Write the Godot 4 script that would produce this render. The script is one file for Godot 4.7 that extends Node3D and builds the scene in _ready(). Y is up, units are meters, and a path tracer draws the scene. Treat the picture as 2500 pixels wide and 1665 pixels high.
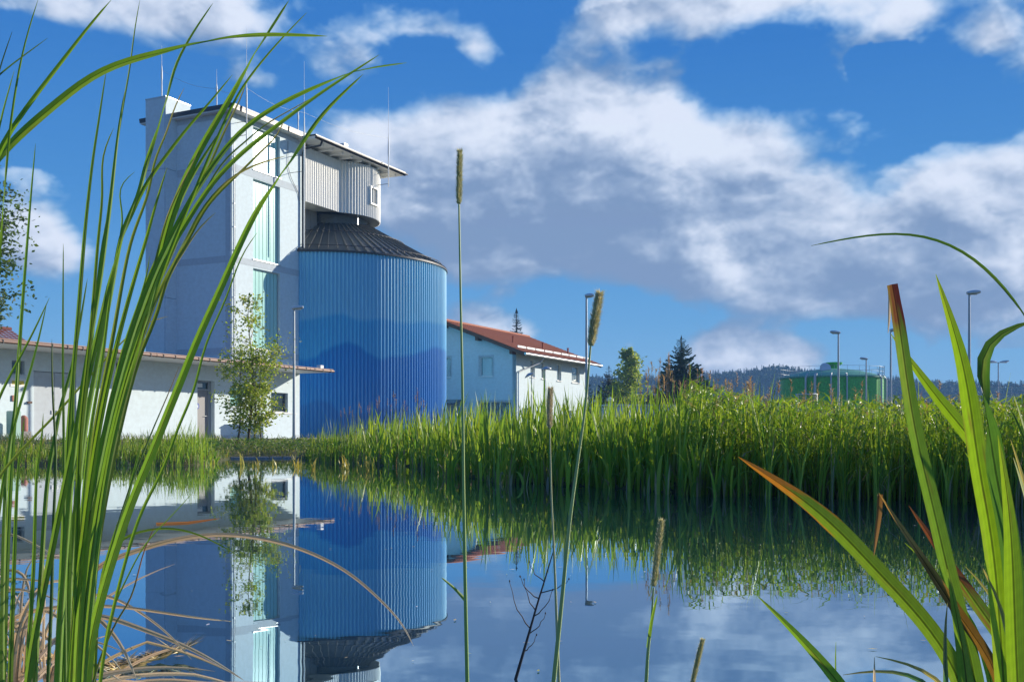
extends Node3D
# A pond with reeds in front of a white works tower, a blue silo, a low annex and a house; low morning sun from the far right.
# Scale: y is up, metres. The pond's surface is y = 0. PHOTO_* turn a pixel of the photograph into a direction; each thing's distance is chosen by what it stands on.
const PHOTO_F := 2540.0
const PHOTO_X := 1250.0
const PHOTO_Y := 1058.0
const EYE := 0.65
const FOG := 0.0006
const GROUND := 0.4
const SUN := Vector3(0.813, 0.326, -0.482)
const TURN := 1.1198              # the works' buildings all stand at this angle
const CORNER := Vector3(-14.335, GROUND, -53.0)   # foot of the tower's sunlit corner

var rng := RandomNumberGenerator.new()
var mats := {}
var used := {}
var work_basis := Basis(Vector3.UP, TURN)

class MB:
	var v := PackedVector3Array()
	var n := PackedVector3Array()
	var c := PackedColorArray()
	var uv := PackedVector2Array()
	var i := PackedInt32Array()
	var xf := Transform3D()
	func quad(a: Vector3, b: Vector3, d: Vector3, e: Vector3, out: Vector3, col := Color.WHITE) -> void:
		a = xf * a; b = xf * b; d = xf * d; e = xf * e; out = xf.basis * out
		var nn := (d - a).cross(b - a).normalized()
		var k := v.size()
		var s := nn.dot(out) < 0.0
		if s: nn = -nn
		for p in [a, b, d, e]:
			v.append(p); n.append(nn); c.append(col); uv.append(Vector2(p.x + p.z, p.y))
		if s: i.append_array(PackedInt32Array([k, k + 2, k + 1, k, k + 3, k + 2]))
		else: i.append_array(PackedInt32Array([k, k + 1, k + 2, k, k + 2, k + 3]))
	func tri(a: Vector3, b: Vector3, d: Vector3, out: Vector3, col := Color.WHITE) -> void:
		a = xf * a; b = xf * b; d = xf * d; out = xf.basis * out
		var nn := (d - a).cross(b - a).normalized()
		var k := v.size()
		var s := nn.dot(out) < 0.0
		if s: nn = -nn
		for p in [a, b, d]:
			v.append(p); n.append(nn); c.append(col); uv.append(Vector2(p.x + p.z, p.y))
		i.append_array(PackedInt32Array([k, k + 2, k + 1] if s else [k, k + 1, k + 2]))
	func box(x0: float, x1: float, y0: float, y1: float, z0: float, z1: float, col := Color.WHITE) -> MB:
		var p := func(a, b, d): return Vector3(x1 if a else x0, y1 if b else y0, z1 if d else z0)
		for s in [0, 1]:
			var o: float = -1.0 + 2.0 * s
			quad(p.call(s, 0, 0), p.call(s, 0, 1), p.call(s, 1, 1), p.call(s, 1, 0), Vector3(o, 0, 0), col)
			quad(p.call(0, s, 0), p.call(0, s, 1), p.call(1, s, 1), p.call(1, s, 0), Vector3(0, o, 0), col)
			quad(p.call(0, 0, s), p.call(0, 1, s), p.call(1, 1, s), p.call(1, 0, s), Vector3(0, 0, o), col)
		return self
	# a box with chamfered long edges: for pieces whose edges catch light
	func cbox(x0: float, x1: float, y0: float, y1: float, z0: float, z1: float, ch: float, col := Color.WHITE) -> MB:
		var P := [Vector2(x0 + ch, y0), Vector2(x1 - ch, y0), Vector2(x1, y0 + ch), Vector2(x1, y1 - ch), Vector2(x1 - ch, y1), Vector2(x0 + ch, y1), Vector2(x0, y1 - ch), Vector2(x0, y0 + ch)]
		var m := Vector2((x0 + x1) / 2, (y0 + y1) / 2)
		for k in 8:
			var a: Vector2 = P[k]
			var b: Vector2 = P[(k + 1) % 8]
			var o := (a + b) / 2 - m
			quad(Vector3(a.x, a.y, z0), Vector3(b.x, b.y, z0), Vector3(b.x, b.y, z1), Vector3(a.x, a.y, z1), Vector3(o.x, o.y, 0), col)
			tri(Vector3(m.x, m.y, z1), Vector3(a.x, a.y, z1), Vector3(b.x, b.y, z1), Vector3(0, 0, 1), col)
			tri(Vector3(m.x, m.y, z0), Vector3(a.x, a.y, z0), Vector3(b.x, b.y, z0), Vector3(0, 0, -1), col)
		return self
	# rows of points -> smooth surface; hint is about the outward direction at the first point
	func grid(rows: Array, hint: Vector3, closed := false, cols: Array = []) -> MB:
		var R := rows.size()
		var C: int = rows[0].size()
		var k := v.size()
		var flip := false
		for r in R:
			var row: PackedVector3Array = rows[r]
			var up: PackedVector3Array = rows[mini(r + 1, R - 1)]
			var dn: PackedVector3Array = rows[maxi(r - 1, 0)]
			for q in C:
				var l := row[(q - 1 + C) % C] if closed else row[maxi(q - 1, 0)]
				var g := row[(q + 1) % C] if closed else row[mini(q + 1, C - 1)]
				var nn := (g - l).cross(up[q] - dn[q])
				if nn.length_squared() < 1e-16: nn = Vector3.UP * 0.0001 + hint
				nn = nn.normalized()
				if r == (1 if R > 2 else 0) and q == 0: flip = nn.dot(hint) < 0.0
				v.append(xf * row[q]); n.append(xf.basis * nn)
				uv.append(Vector2(float(q) / maxf(1.0, C - (0.0 if closed else 1.0)), float(r) / (R - 1)))
				c.append(cols[r][q] if cols.size() and cols[r] is PackedColorArray else (cols[r] if cols.size() else Color.WHITE))
		if flip:
			for z in range(k, v.size()): n[z] = -n[z]
		for r in R - 1:
			for q in (C if closed else C - 1):
				var a := k + r * C + q
				var b := k + r * C + (q + 1) % C
				var d := b + C
				var e := a + C
				if flip: i.append_array(PackedInt32Array([a, b, d, a, d, e]))
				else: i.append_array(PackedInt32Array([a, d, b, a, e, d]))
		return self
	func tube(path: Array, radii, seg := 6, col = null, caps := true) -> MB:
		var rows := []
		var cols := []
		var side := Vector3.ZERO
		for k in path.size():
			var t: Vector3 = (path[mini(k + 1, path.size() - 1)] - path[maxi(k - 1, 0)]).normalized()
			if k == 0:
				side = t.cross(Vector3.RIGHT if absf(t.x) < 0.8 else Vector3.UP).normalized()
			side = (side - t * side.dot(t)).normalized()
			var other := t.cross(side)
			var rad: float = radii if radii is float else radii[k]
			var row := PackedVector3Array()
			for q in seg:
				var an := TAU * q / seg
				row.append(path[k] + (side * cos(an) + other * sin(an)) * rad)
			rows.append(row)
			cols.append(Color.WHITE if col == null else (col if col is Color else col[k]))
		grid(rows, rows[1][0] - path[1], true, cols)
		if caps:
			for e in [0, path.size() - 1]:
				var t: Vector3 = path[0] - path[1] if e == 0 else path[e] - path[e - 1]
				for q in seg:
					tri(path[e], rows[e][q], rows[e][(q + 1) % seg], t, cols[e])
		return self
	# profile of (radius, height) turned round the y axis at o
	func lathe(profile: Array, seg: int, o := Vector3.ZERO, from := 0.0, to := TAU) -> MB:
		var closed := absf(to - from - TAU) < 0.001
		for s in profile.size() - 1:
			var a: Vector2 = profile[s]
			var b: Vector2 = profile[s + 1]
			var rows := []
			for p in [a, b]:
				var row := PackedVector3Array()
				for q in (seg if closed else seg + 1):
					var an := from + (to - from) * q / seg
					row.append(o + Vector3(sin(an) * p.x, p.y, cos(an) * p.x))
				rows.append(row)
			var e := b - a
			var nn := Vector2(e.y, -e.x)
			grid(rows, Vector3(sin(from) * nn.x, nn.y, cos(from) * nn.x), closed)
		return self
	# a wall in the plane z, outside towards +z, with real openings; closed round its edges
	func wall(x0: float, x1: float, y0: float, y1: float, z: float, thick: float, holes: Array) -> MB:
		var xs := [x0, x1]
		var ys := [y0, y1]
		for h in holes:
			xs.append_array([h[0], h[1]]); ys.append_array([h[2], h[3]])
		xs.sort(); ys.sort()
		for a in xs.size() - 1:
			for b in ys.size() - 1:
				if xs[a + 1] - xs[a] < 1e-4 or ys[b + 1] - ys[b] < 1e-4: continue
				var mx: float = (xs[a] + xs[a + 1]) / 2
				var my: float = (ys[b] + ys[b + 1]) / 2
				var inside := false
				for h in holes:
					if mx > h[0] and mx < h[1] and my > h[2] and my < h[3]: inside = true
				if inside: continue
				quad(Vector3(xs[a], ys[b], z), Vector3(xs[a + 1], ys[b], z), Vector3(xs[a + 1], ys[b + 1], z), Vector3(xs[a], ys[b + 1], z), Vector3(0, 0, 1))
		for h in holes + [[x0, x1, y0, y1]]:
			var o := -1.0 if h[0] == x0 and h[1] == x1 else 1.0
			quad(Vector3(h[0], h[2], z), Vector3(h[0], h[3], z), Vector3(h[0], h[3], z - thick), Vector3(h[0], h[2], z - thick), Vector3(o, 0, 0))
			quad(Vector3(h[1], h[2], z), Vector3(h[1], h[3], z), Vector3(h[1], h[3], z - thick), Vector3(h[1], h[2], z - thick), Vector3(-o, 0, 0))
			quad(Vector3(h[0], h[2], z), Vector3(h[1], h[2], z), Vector3(h[1], h[2], z - thick), Vector3(h[0], h[2], z - thick), Vector3(0, o, 0))
			quad(Vector3(h[0], h[3], z), Vector3(h[1], h[3], z), Vector3(h[1], h[3], z - thick), Vector3(h[0], h[3], z - thick), Vector3(0, -o, 0))
		return self
	# a grass-like blade: a channelled strip along pts with half widths, side vectors and colours
	func blade(pts: PackedVector3Array, half: PackedFloat32Array, sides: PackedVector3Array, cols: PackedColorArray, fold := 0.25, across := 2, tints: Array = []) -> MB:
		var rows := []
		var cc := []
		for k in pts.size():
			var t := (pts[mini(k + 1, pts.size() - 1)] - pts[maxi(k - 1, 0)]).normalized()
			var nn := sides[k].cross(t).normalized()
			var row := PackedVector3Array()
			for q in across + 1:
				var s := 2.0 * q / across - 1.0
				row.append(pts[k] + sides[k] * (s * half[k]) + nn * (half[k] * fold * absf(s)))
			rows.append(row)
			cc.append(cols[k] if tints.is_empty() else tints[k])
		return grid(rows, sides[0].cross(pts[1] - pts[0]), false, cc)
	func mesh() -> ArrayMesh:
		var a := []
		a.resize(Mesh.ARRAY_MAX)
		a[Mesh.ARRAY_VERTEX] = v; a[Mesh.ARRAY_NORMAL] = n; a[Mesh.ARRAY_COLOR] = c; a[Mesh.ARRAY_TEX_UV] = uv; a[Mesh.ARRAY_INDEX] = i
		var m := ArrayMesh.new()
		m.add_surface_from_arrays(Mesh.PRIMITIVE_TRIANGLES, a)
		return m

func mb() -> MB: return MB.new()
func px(x: float, y: float, d: float) -> Vector3: return Vector3((x - PHOTO_X) / PHOTO_F * d, EYE + (PHOTO_Y - y) / PHOTO_F * d, -d)
# where the sight line of a pixel column meets the plane z of a building standing at o: its x along the wall and its depth
func along(x: float, z: float, o := CORNER) -> Vector2:
	var r := Vector3((x - PHOTO_X) / PHOTO_F, 0, -1)
	var u := work_basis.x
	var nn := work_basis.z
	var p0 := Vector3(o.x, 0, o.z)
	var s := (z + nn.dot(p0)) / nn.dot(r)
	return Vector2(u.dot(r * s - p0), s)
func lift(y: float, d: float) -> float: return EYE + (PHOTO_Y - y) / PHOTO_F * d
func numbered(called: String) -> String:
	used[called] = used.get(called, -1) + 1
	return called if used[called] == 0 else "%s_%03d" % [called, used[called]]
func tag(o: Node, label: String, category := "", group := "", kind := "") -> void:
	if label: o.set_meta("label", label)
	if category: o.set_meta("category", category)
	if group: o.set_meta("group", group)
	if kind: o.set_meta("kind", kind)
func thing(called: String, label: String, category: String, at := Vector3.ZERO, turn := 0.0, group := "") -> Node3D:
	var o := Node3D.new()
	o.name = numbered(called)
	add_child(o)
	o.position = at; o.rotation.y = turn
	tag(o, label, category, group)
	return o
func part(m: MB, called: String, material: Material, parent: Node = self) -> MeshInstance3D:
	return put(m.mesh(), called, material, parent)
func put(m: Mesh, called: String, material: Material, parent: Node = self, at := Vector3.ZERO) -> MeshInstance3D:
	var o := MeshInstance3D.new()
	o.mesh = m
	o.material_override = material
	o.name = numbered(called) if parent == self else called
	o.position = at
	parent.add_child(o, true)
	return o
func solo(m: MB, called: String, material: Material, label: String, category: String, group := "") -> MeshInstance3D:
	var o := part(m, called, material)
	tag(o, label, category, group)
	return o
func ground_piece(m: MB, called: String, material: Material) -> MeshInstance3D:
	var o := part(m, called, material)
	o.set_meta("kind", "structure")
	return o
func stuff(m: MB, called: String, material: Material, label: String, category: String) -> MeshInstance3D:
	var o := part(m, called, material)
	tag(o, label, category, "", "stuff")
	return o
func copy(o: Node3D, called: String, at: Vector3, turn: float, label: String) -> Node3D:
	var r: Node3D = o.duplicate()
	r.name = numbered(called)
	add_child(r)
	r.position = at; r.rotation.y = turn
	r.set_meta("label", label)
	return r

func lin(r: float, g: float, b: float) -> Color: return Color(r, g, b).linear_to_srgb()
func mat(called: String, col: Color, rough := 0.8, metal := 0.0, spec := 0.5) -> StandardMaterial3D:
	var m := StandardMaterial3D.new()
	m.resource_name = called
	m.albedo_color = col; m.roughness = rough; m.metallic = metal; m.metallic_specular = spec
	m.cull_mode = BaseMaterial3D.CULL_DISABLED
	mats[called] = m
	return m
func noise_tex(seed_: int, freq: float, oct: int, lo: Color, hi: Color, size := 512, kind := FastNoiseLite.TYPE_SIMPLEX_SMOOTH, contrast := 1.0) -> ImageTexture:
	var f := FastNoiseLite.new()
	f.seed = seed_; f.frequency = freq; f.fractal_octaves = oct; f.noise_type = kind
	var im := f.get_seamless_image(size, size)
	im.convert(Image.FORMAT_L8)
	var src := im.get_data()
	var out := PackedByteArray()
	out.resize(size * size * 3)
	for k in size * size:
		var t := clampf((src[k] / 255.0 - 0.5) * contrast + 0.5, 0, 1)
		var cc := lo.lerp(hi, t)
		out[k * 3] = int(cc.r * 255); out[k * 3 + 1] = int(cc.g * 255); out[k * 3 + 2] = int(cc.b * 255)
	return ImageTexture.create_from_image(Image.create_from_data(size, size, false, Image.FORMAT_RGB8, out))
func weathered(m: StandardMaterial3D, tex: Texture2D, scale: float, bump := 0.0, bump_tex: Texture2D = null) -> StandardMaterial3D:
	m.albedo_texture = tex
	m.uv1_triplanar = true; m.uv1_world_triplanar = true
	m.uv1_scale = Vector3.ONE * scale
	if bump > 0.0:
		m.heightmap_enabled = true; m.heightmap_texture = bump_tex if bump_tex else tex; m.heightmap_scale = bump
	return m
func leafy(called: String, col: Color, rough := 0.45, through := 0.8) -> StandardMaterial3D:
	var m := mat(called, col, rough)
	m.vertex_color_use_as_albedo = true
	m.backlight_enabled = true
	m.backlight = lin(through, through, through * 0.55)
	return m

func table(t: Array, x: float) -> float:
	if x <= t[0][0]: return t[0][1]
	for k in t.size() - 1:
		if x <= t[k + 1][0]:
			var s: float = (x - t[k][0]) / (t[k + 1][0] - t[k][0])
			s = s * s * (3 - 2 * s)
			return lerpf(t[k][1], t[k + 1][1], s)
	return t[-1][1]

func sky_texture() -> ImageTexture:
	var W := 4096
	var H := 2048
	var deg := W / 360.0
	var top_el := 52.0
	var r0 := int((90.0 - top_el) * deg)
	var r1 := int((90.0 + 2.0) * deg)
	var rows := r1 - r0
	var stops := [[-90.0, Color8(108, 128, 140)], [-1.0, Color8(138, 180, 212)], [2.0, Color8(128, 174, 209)], [6.0, Color8(98, 154, 202)], [12.0, Color8(70, 132, 193)], [20.0, Color8(51, 113, 183)], [30.0, Color8(43, 105, 180)], [55.0, Color8(38, 95, 170)], [90.0, Color8(34, 88, 162)]]
	var at := func(el: float) -> Color:
		for k in stops.size() - 1:
			if el <= stops[k + 1][0]:
				return stops[k][1].lerp(stops[k + 1][1], (el - stops[k][0]) / (stops[k + 1][0] - stops[k][0]))
		return stops[-1][1]
	var data := PackedByteArray()
	for y in H:
		var cc: Color = at.call(90.0 - (y + 0.5) / deg)
		var one := PackedByteArray([int(cc.r * 255), int(cc.g * 255), int(cc.b * 255)])
		while one.size() < W * 3: one.append_array(one)
		data.append_array(one.slice(0, W * 3))
	# cloud banks: centre, half width and half height (degrees) and weight; those in view as the photograph shows them, the others strewn round the sky
	var blobs := []
	var seen := [[1280, 262, 130, 80, 1.0], [1480, 300, 190, 95, 1.0], [1120, 320, 230, 75, 1.0], [900, 315, 170, 65, 0.95], [1660, 350, 130, 80, 0.9], [1350, 410, 430, 110, 1.1], [1180, 520, 300, 75, 1.0], [1600, 450, 230, 100, 1.0], [1000, 420, 220, 110, 0.9], [1090, 600, 170, 40, 0.6], [1400, 600, 330, 55, 0.9],
		[1880, 490, 110, 75, 0.9], [1780, 575, 290, 80, 1.0], [2040, 610, 260, 85, 1.0], [2270, 500, 160, 85, 0.95], [2300, 630, 230, 80, 1.0], [1960, 690, 200, 45, 0.8], [2180, 700, 230, 60, 0.8], [2320, 420, 90, 35, 0.7], [2170, 415, 70, 30, 0.55], [1600, 640, 260, 40, 0.75],
		[1780, 5, 280, 62, 0.95], [1470, 30, 90, 35, 0.5], [2080, 25, 70, 30, 0.45], [980, 65, 100, 42, 0.66], [1090, 110, 60, 35, 0.6], [380, 30, 250, 65, 0.85], [90, 10, 120, 30, 0.5], [1550, 185, 45, 30, 0.34], [1790, 165, 80, 30, 0.36], [2330, 160, 70, 75, 0.5], [2270, 80, 70, 40, 0.42], [800, 155, 110, 55, 0.5], [540, 185, 90, 40, 0.42], [980, 225, 50, 22, 0.4],
		[1700, 810, 120, 40, 1.0], [1800, 825, 110, 45, 1.0], [1660, 790, 40, 28, 0.8], [1120, 745, 110, 40, 0.75], [1200, 775, 60, 25, 0.6], [55, 545, 80, 70, 0.95], [90, 590, 70, 40, 0.8], [1440, 795, 60, 18, 0.4], [1170, 672, 50, 20, 0.4], [1850, 258, 50, 14, 0.3], [2050, 400, 50, 20, 0.35]]
	for s in seen:
		var X: float = (s[0] * 1.062 - PHOTO_X) / PHOTO_F
		var Y: float = (PHOTO_Y - s[1] * 1.062) / PHOTO_F
		blobs.append([rad_to_deg(atan(X)), rad_to_deg(atan(Y / sqrt(1 + X * X))), s[2] * 1.062 / PHOTO_F * 57.3 * 0.95, s[3] * 1.062 / PHOTO_F * 57.3, s[4] + (0.08 if s[4] < 0.56 else 0.0)])
	rng.seed = 77
	for k in 40:
		var az := rng.randf_range(32.0, 328.0)
		var el := rng.randf_range(3.0, 44.0)
		var big := rng.randf_range(0.5, 1.0)
		for j in 5:
			blobs.append([wrapf(az + rng.randf_range(-9, 9) * big, -180, 180), el + rng.randf_range(-2.0, 2.5) * big, rng.randf_range(2.5, 8.0) * big, rng.randf_range(1.2, 2.6) * big, rng.randf_range(0.6, 1.0)])
	var step := 8
	var cw := W / step + 1
	var ch := rows / step + 2
	var B := PackedFloat32Array()
	B.resize(cw * ch)
	for b in blobs:
		var cx: float = (b[0] + 180.0) * deg / step
		var cy: float = ((90.0 - b[1]) * deg - r0) / step
		var rx: float = b[2] * deg / step
		var ry: float = b[3] * deg / step
		for y in range(maxi(0, int(cy - ry * 2)), mini(ch, int(cy + ry * 2) + 2)):
			for x in range(maxi(0, int(cx - rx * 2)), mini(cw, int(cx + rx * 2) + 2)):
				var dy := (y - cy) / ry
				if dy > 0: dy *= 1.25          # flat bases
				var q := ((x - cx) / rx) ** 2 + dy * dy
				var val: float = b[4] * exp(-q * 0.9)
				B[y * cw + x] = 1.0 - (1.0 - B[y * cw + x]) * (1.0 - minf(val, 0.97))
	var f := FastNoiseLite.new()
	f.seed = 5; f.noise_type = FastNoiseLite.TYPE_SIMPLEX_SMOOTH; f.frequency = 0.010; f.fractal_octaves = 7; f.fractal_gain = 0.53
	f.domain_warp_enabled = true; f.domain_warp_amplitude = 24.0; f.domain_warp_frequency = 0.012; f.domain_warp_fractal_octaves = 3
	var g := FastNoiseLite.new()
	g.seed = 9; g.noise_type = FastNoiseLite.TYPE_CELLULAR; g.frequency = 0.036; g.fractal_octaves = 4; g.fractal_gain = 0.55
	g.cellular_return_type = FastNoiseLite.RETURN_DISTANCE
	g.domain_warp_enabled = true; g.domain_warp_amplitude = 14.0; g.domain_warp_frequency = 0.03
	var i1 := f.get_image(2300, rows)
	var i2 := g.get_image(2900, rows)
	i1.resize(W, rows, Image.INTERPOLATE_CUBIC); i2.resize(W, rows, Image.INTERPOLATE_CUBIC)
	i1.convert(Image.FORMAT_L8); i2.convert(Image.FORMAT_L8)
	var n1 := i1.get_data()
	var n2 := i2.get_data()
	var D := PackedFloat32Array()
	var Rf := PackedFloat32Array()
	D.resize(W * rows)
	Rf.resize(W * rows)
	var Bs := PackedFloat32Array()
	Bs.resize(W * rows)
	for y in rows:
		var fy := float(y) / step
		var yi := int(fy)
		fy -= yi
		var fade := clampf(y / 90.0, 0, 1)
		for x in W:
			var xi := x / step
			var fx := float(x % step) / step
			var o := yi * cw + xi
			var b := (B[o] * (1 - fx) + B[o + 1] * fx) * (1 - fy) + (B[o + cw] * (1 - fx) + B[o + cw + 1] * fx) * fy
			if b < 0.03: continue
			var k := y * W + x
			var n := (n1[k] - 128) * 0.0078
			var r := n * 1.0 - n2[k] * 0.0016 + 0.08
			Rf[k] = r
			Bs[k] = b
			D[k] = (b * 1.05 + r * (0.42 + 0.30 * (1.0 - b)) - 0.17) * fade
	for y in range(32, rows):
		var base: Color = at.call(90.0 - (y + r0 + 0.5) / deg)
		for x in W:
			var k := y * W + x
			var d := D[k]
			if d <= 0.0: continue
			var a := clampf(d * 2.0, 0, 1)
			a = a * (2.0 - a)
			# lit from the upper right: compare the cloud's relief with what lies towards the sun, near and farther off
			var r := Rf[k]
			var lit := (r - Rf[k - 3 * W + mini(3, W - 1 - x)]) * 0.42 + (r - Rf[k - 9 * W + mini(9, W - 1 - x)]) * 0.48 + (r - Rf[k - 22 * W + mini(16, W - 1 - x)]) * 0.42 + (Bs[k] - Bs[k - 28 * W + mini(12, W - 1 - x)]) * 0.85
			lit = 0.43 + lit - clampf(d - 0.30, 0.0, 0.6) * 0.45
			lit = clampf(lit, 0.0, 1.0)
			lit = lit * lit * (3.0 - 2.0 * lit) * 0.6 + lit * 0.4
			var cr := lerpf(0.475, 0.86, lit)
			var cg := lerpf(0.555, 0.875, lit)
			var cb := lerpf(0.68, 0.92, lit)
			var w := k + r0 * W
			a *= 0.92
			data[w * 3] = int((base.r * (1 - a) + cr * a) * 255)
			data[w * 3 + 1] = int((base.g * (1 - a) + cg * a) * 255)
			data[w * 3 + 2] = int((base.b * (1 - a) + cb * a) * 255)
	# the panorama's edge faces -z: turn it by half
	var flat := Image.create_from_data(W, H, false, Image.FORMAT_RGB8, data)
	var turned := Image.create(W, H, false, Image.FORMAT_RGB8)
	turned.blit_rect(flat, Rect2i(W / 2, 0, W / 2, H), Vector2i(0, 0))
	turned.blit_rect(flat, Rect2i(0, 0, W / 2, H), Vector2i(W / 2, 0))
	return ImageTexture.create_from_image(turned)

func make_camera_and_light() -> void:
	var cam := Camera3D.new()
	cam.name = "camera"
	cam.projection = Camera3D.PROJECTION_FRUSTUM
	cam.near = 0.05; cam.far = 3000.0
	cam.size = 0.05 * 1665.0 / PHOTO_F
	cam.frustum_offset = Vector2(0, 0.05 * (PHOTO_Y - 832.5) / PHOTO_F)
	cam.position = Vector3(0, EYE, 0)
	add_child(cam)
	cam.current = true
	var env := Environment.new()
	env.background_mode = Environment.BG_SKY
	var sm := PanoramaSkyMaterial.new()
	sm.panorama = sky_texture()
	var sky := Sky.new()
	sky.sky_material = sm
	env.sky = sky
	env.background_energy_multiplier = 0.88
	env.tonemap_mode = Environment.TONE_MAPPER_LINEAR
	env.tonemap_exposure = 1.42
	env.ssao_enabled = true; env.ssil_enabled = true; env.sdfgi_enabled = true
	env.fog_enabled = FOG > 0.0
	env.fog_density = FOG
	env.fog_light_color = Color(0.56, 0.77, 1.0)
	var we := WorldEnvironment.new()
	we.name = "world"
	we.environment = env
	add_child(we)
	var sun := DirectionalLight3D.new()
	sun.name = "sun"
	sun.light_energy = 1.6
	sun.light_color = Color(1.0, 0.96, 0.89)
	sun.light_angular_distance = 0.5
	sun.shadow_enabled = true
	add_child(sun)
	sun.look_at_from_position(SUN * 100.0, Vector3.ZERO)

func make_materials() -> void:
	var mottled := noise_tex(3, 0.02, 5, Color(0.955, 0.95, 0.945), Color(1, 1, 1), 512, FastNoiseLite.TYPE_SIMPLEX_SMOOTH, 1.5)
	var grain := noise_tex(4, 0.09, 4, Color(0.2, 0.2, 0.2), Color(0.8, 0.8, 0.8), 512)
	weathered(mat("white plaster", lin(0.665, 0.775, 0.82), 0.9), mottled, 0.35, 0.10, grain)
	weathered(mat("grey plaster", lin(0.53, 0.60, 0.645), 0.9), mottled, 0.4, 0.1, grain)
	weathered(mat("pale grey plaster", lin(0.52, 0.57, 0.61), 0.9), mottled, 0.4, 0.1, grain)
	mat("white sheet", lin(0.76, 0.76, 0.72), 0.45)
	mat("dark metal", lin(0.05, 0.05, 0.055), 0.45, 0.3)
	mat("white paint", lin(0.8, 0.8, 0.78), 0.5)
	mat("brown gutter", lin(0.20, 0.12, 0.09), 0.5, 0.2)
	mat("zinc", lin(0.55, 0.57, 0.58), 0.4, 0.6)
	mat("galvanised steel", lin(0.42, 0.45, 0.47), 0.45, 0.5)
	mat("grey lacquer", lin(0.30, 0.32, 0.34), 0.5)
	mat("door lacquer", lin(0.26, 0.25, 0.25), 0.5)
	mat("room shade tone", lin(0.16, 0.15, 0.14), 0.9)  # dark tone that puts the dimness of the rooms into the colour
	mat("channel glass", lin(0.38, 0.68, 0.62), 0.2, 0.0, 0.6)
	mat("dark glass", lin(0.03, 0.05, 0.06), 0.05, 0.0, 0.6)
	var cg := mat("clear glass", Color(0.8, 0.9, 0.9, 0.12), 0.02)
	cg.transparency = BaseMaterial3D.TRANSPARENCY_ALPHA
	mat("pale glass", lin(0.6, 0.62, 0.62), 0.15)
	mat("curtain", lin(0.62, 0.62, 0.62), 0.9)
	mat("brown timber", lin(0.13, 0.06, 0.035), 0.7)
	mat("blue sign", lin(0.01, 0.06, 0.35), 0.4)
	mat("yellow print", lin(0.75, 0.60, 0.08), 0.6)
	mat("red paint", lin(0.36, 0.13, 0.10), 0.6)
	mat("pale green plastic", lin(0.30, 0.48, 0.42), 0.5)
	var roofing := noise_tex(12, 0.03, 5, Color(0.72, 0.72, 0.70), Color(1, 1, 1), 512, FastNoiseLite.TYPE_SIMPLEX_SMOOTH, 1.8)
	weathered(mat("dark roof sheet", lin(0.145, 0.15, 0.135), 0.40), roofing, 0.8, 0.0)
	weathered(mat("red tile", lin(0.52, 0.15, 0.055), 0.75), roofing, 1.6, 0.0)
	weathered(mat("old red tile", lin(0.25, 0.065, 0.035), 0.8), roofing, 1.6, 0.0)
	weathered(mat("green tank coat", lin(0.06, 0.60, 0.05), 0.45), roofing, 0.3, 0.0)
	weathered(mat("pale green dome", lin(0.10, 0.42, 0.28), 0.5), roofing, 0.3, 0.0)
	var conc := noise_tex(15, 0.05, 5, Color(0.75, 0.74, 0.72), Color(1, 1, 1), 512, FastNoiseLite.TYPE_SIMPLEX_SMOOTH, 1.7)
	weathered(mat("concrete", lin(0.36, 0.35, 0.33), 0.9), conc, 0.9, 0.3)
	weathered(mat("paving", lin(0.30, 0.28, 0.26), 0.9), conc, 0.5, 0.3)
	var soil := noise_tex(21, 0.03, 6, Color(0.27, 0.22, 0.13), Color(0.30, 0.36, 0.14), 1024, FastNoiseLite.TYPE_SIMPLEX_SMOOTH, 2.0)
	weathered(mat("grassy soil", Color(1, 1, 1), 0.95), soil, 0.45, 2.0)
	var w := mat("pond water", lin(0.16, 0.38, 0.54), 0.012, 0.94)
	var rip := noise_tex(31, 0.012, 3, Color(0, 0, 0), Color(1, 1, 1), 512)
	w.uv1_triplanar = true; w.uv1_world_triplanar = true; w.uv1_scale = Vector3(0.22, 0.22, 0.42)
	w.heightmap_enabled = true; w.heightmap_texture = rip; w.heightmap_scale = 0.026
	leafy("bristle", Color.WHITE, 0.7, 0.9).backlight = lin(0.9, 0.85, 0.7)
	mat("bark", lin(0.10, 0.075, 0.055), 0.95)
	mat("needles", lin(1, 1, 1), 0.8).vertex_color_use_as_albedo = true
	mat("woody", lin(1, 1, 1), 0.85).vertex_color_use_as_albedo = true
	leafy("tree leaf", Color.WHITE, 0.5, 1.0)
	leafy("reed leaf", Color.WHITE, 0.42, 0.9)
	# foreground blades: fine veins that run the length of the leaf
	var veins := Image.create(128, 256, false, Image.FORMAT_RGB8)
	rng.seed = 41
	var col := []
	for x in 128: col.append(rng.randf_range(0.80, 1.0) * (0.62 if absi(x - 64) < 7 else 1.0))
	for x in 128:
		for y in 256:
			var k: float = clampf(col[x] + sin(y * 0.21 + x * 0.05) * 0.015 + rng.randf_range(-0.03, 0.03), 0, 1)
			veins.set_pixel(x, y, Color(k, k, k * 0.97))
	var bl := leafy("blade", Color.WHITE, 0.52, 1.0)
	bl.albedo_texture = ImageTexture.create_from_image(veins)
	bl.uv1_scale = Vector3(1, 6, 1)
	var straw := leafy("straw", Color.WHITE, 0.6, 0.95)
	straw.albedo_texture = bl.albedo_texture
	straw.uv1_scale = Vector3(1, 6, 1)
	straw.backlight = lin(0.95, 0.85, 0.72)

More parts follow.
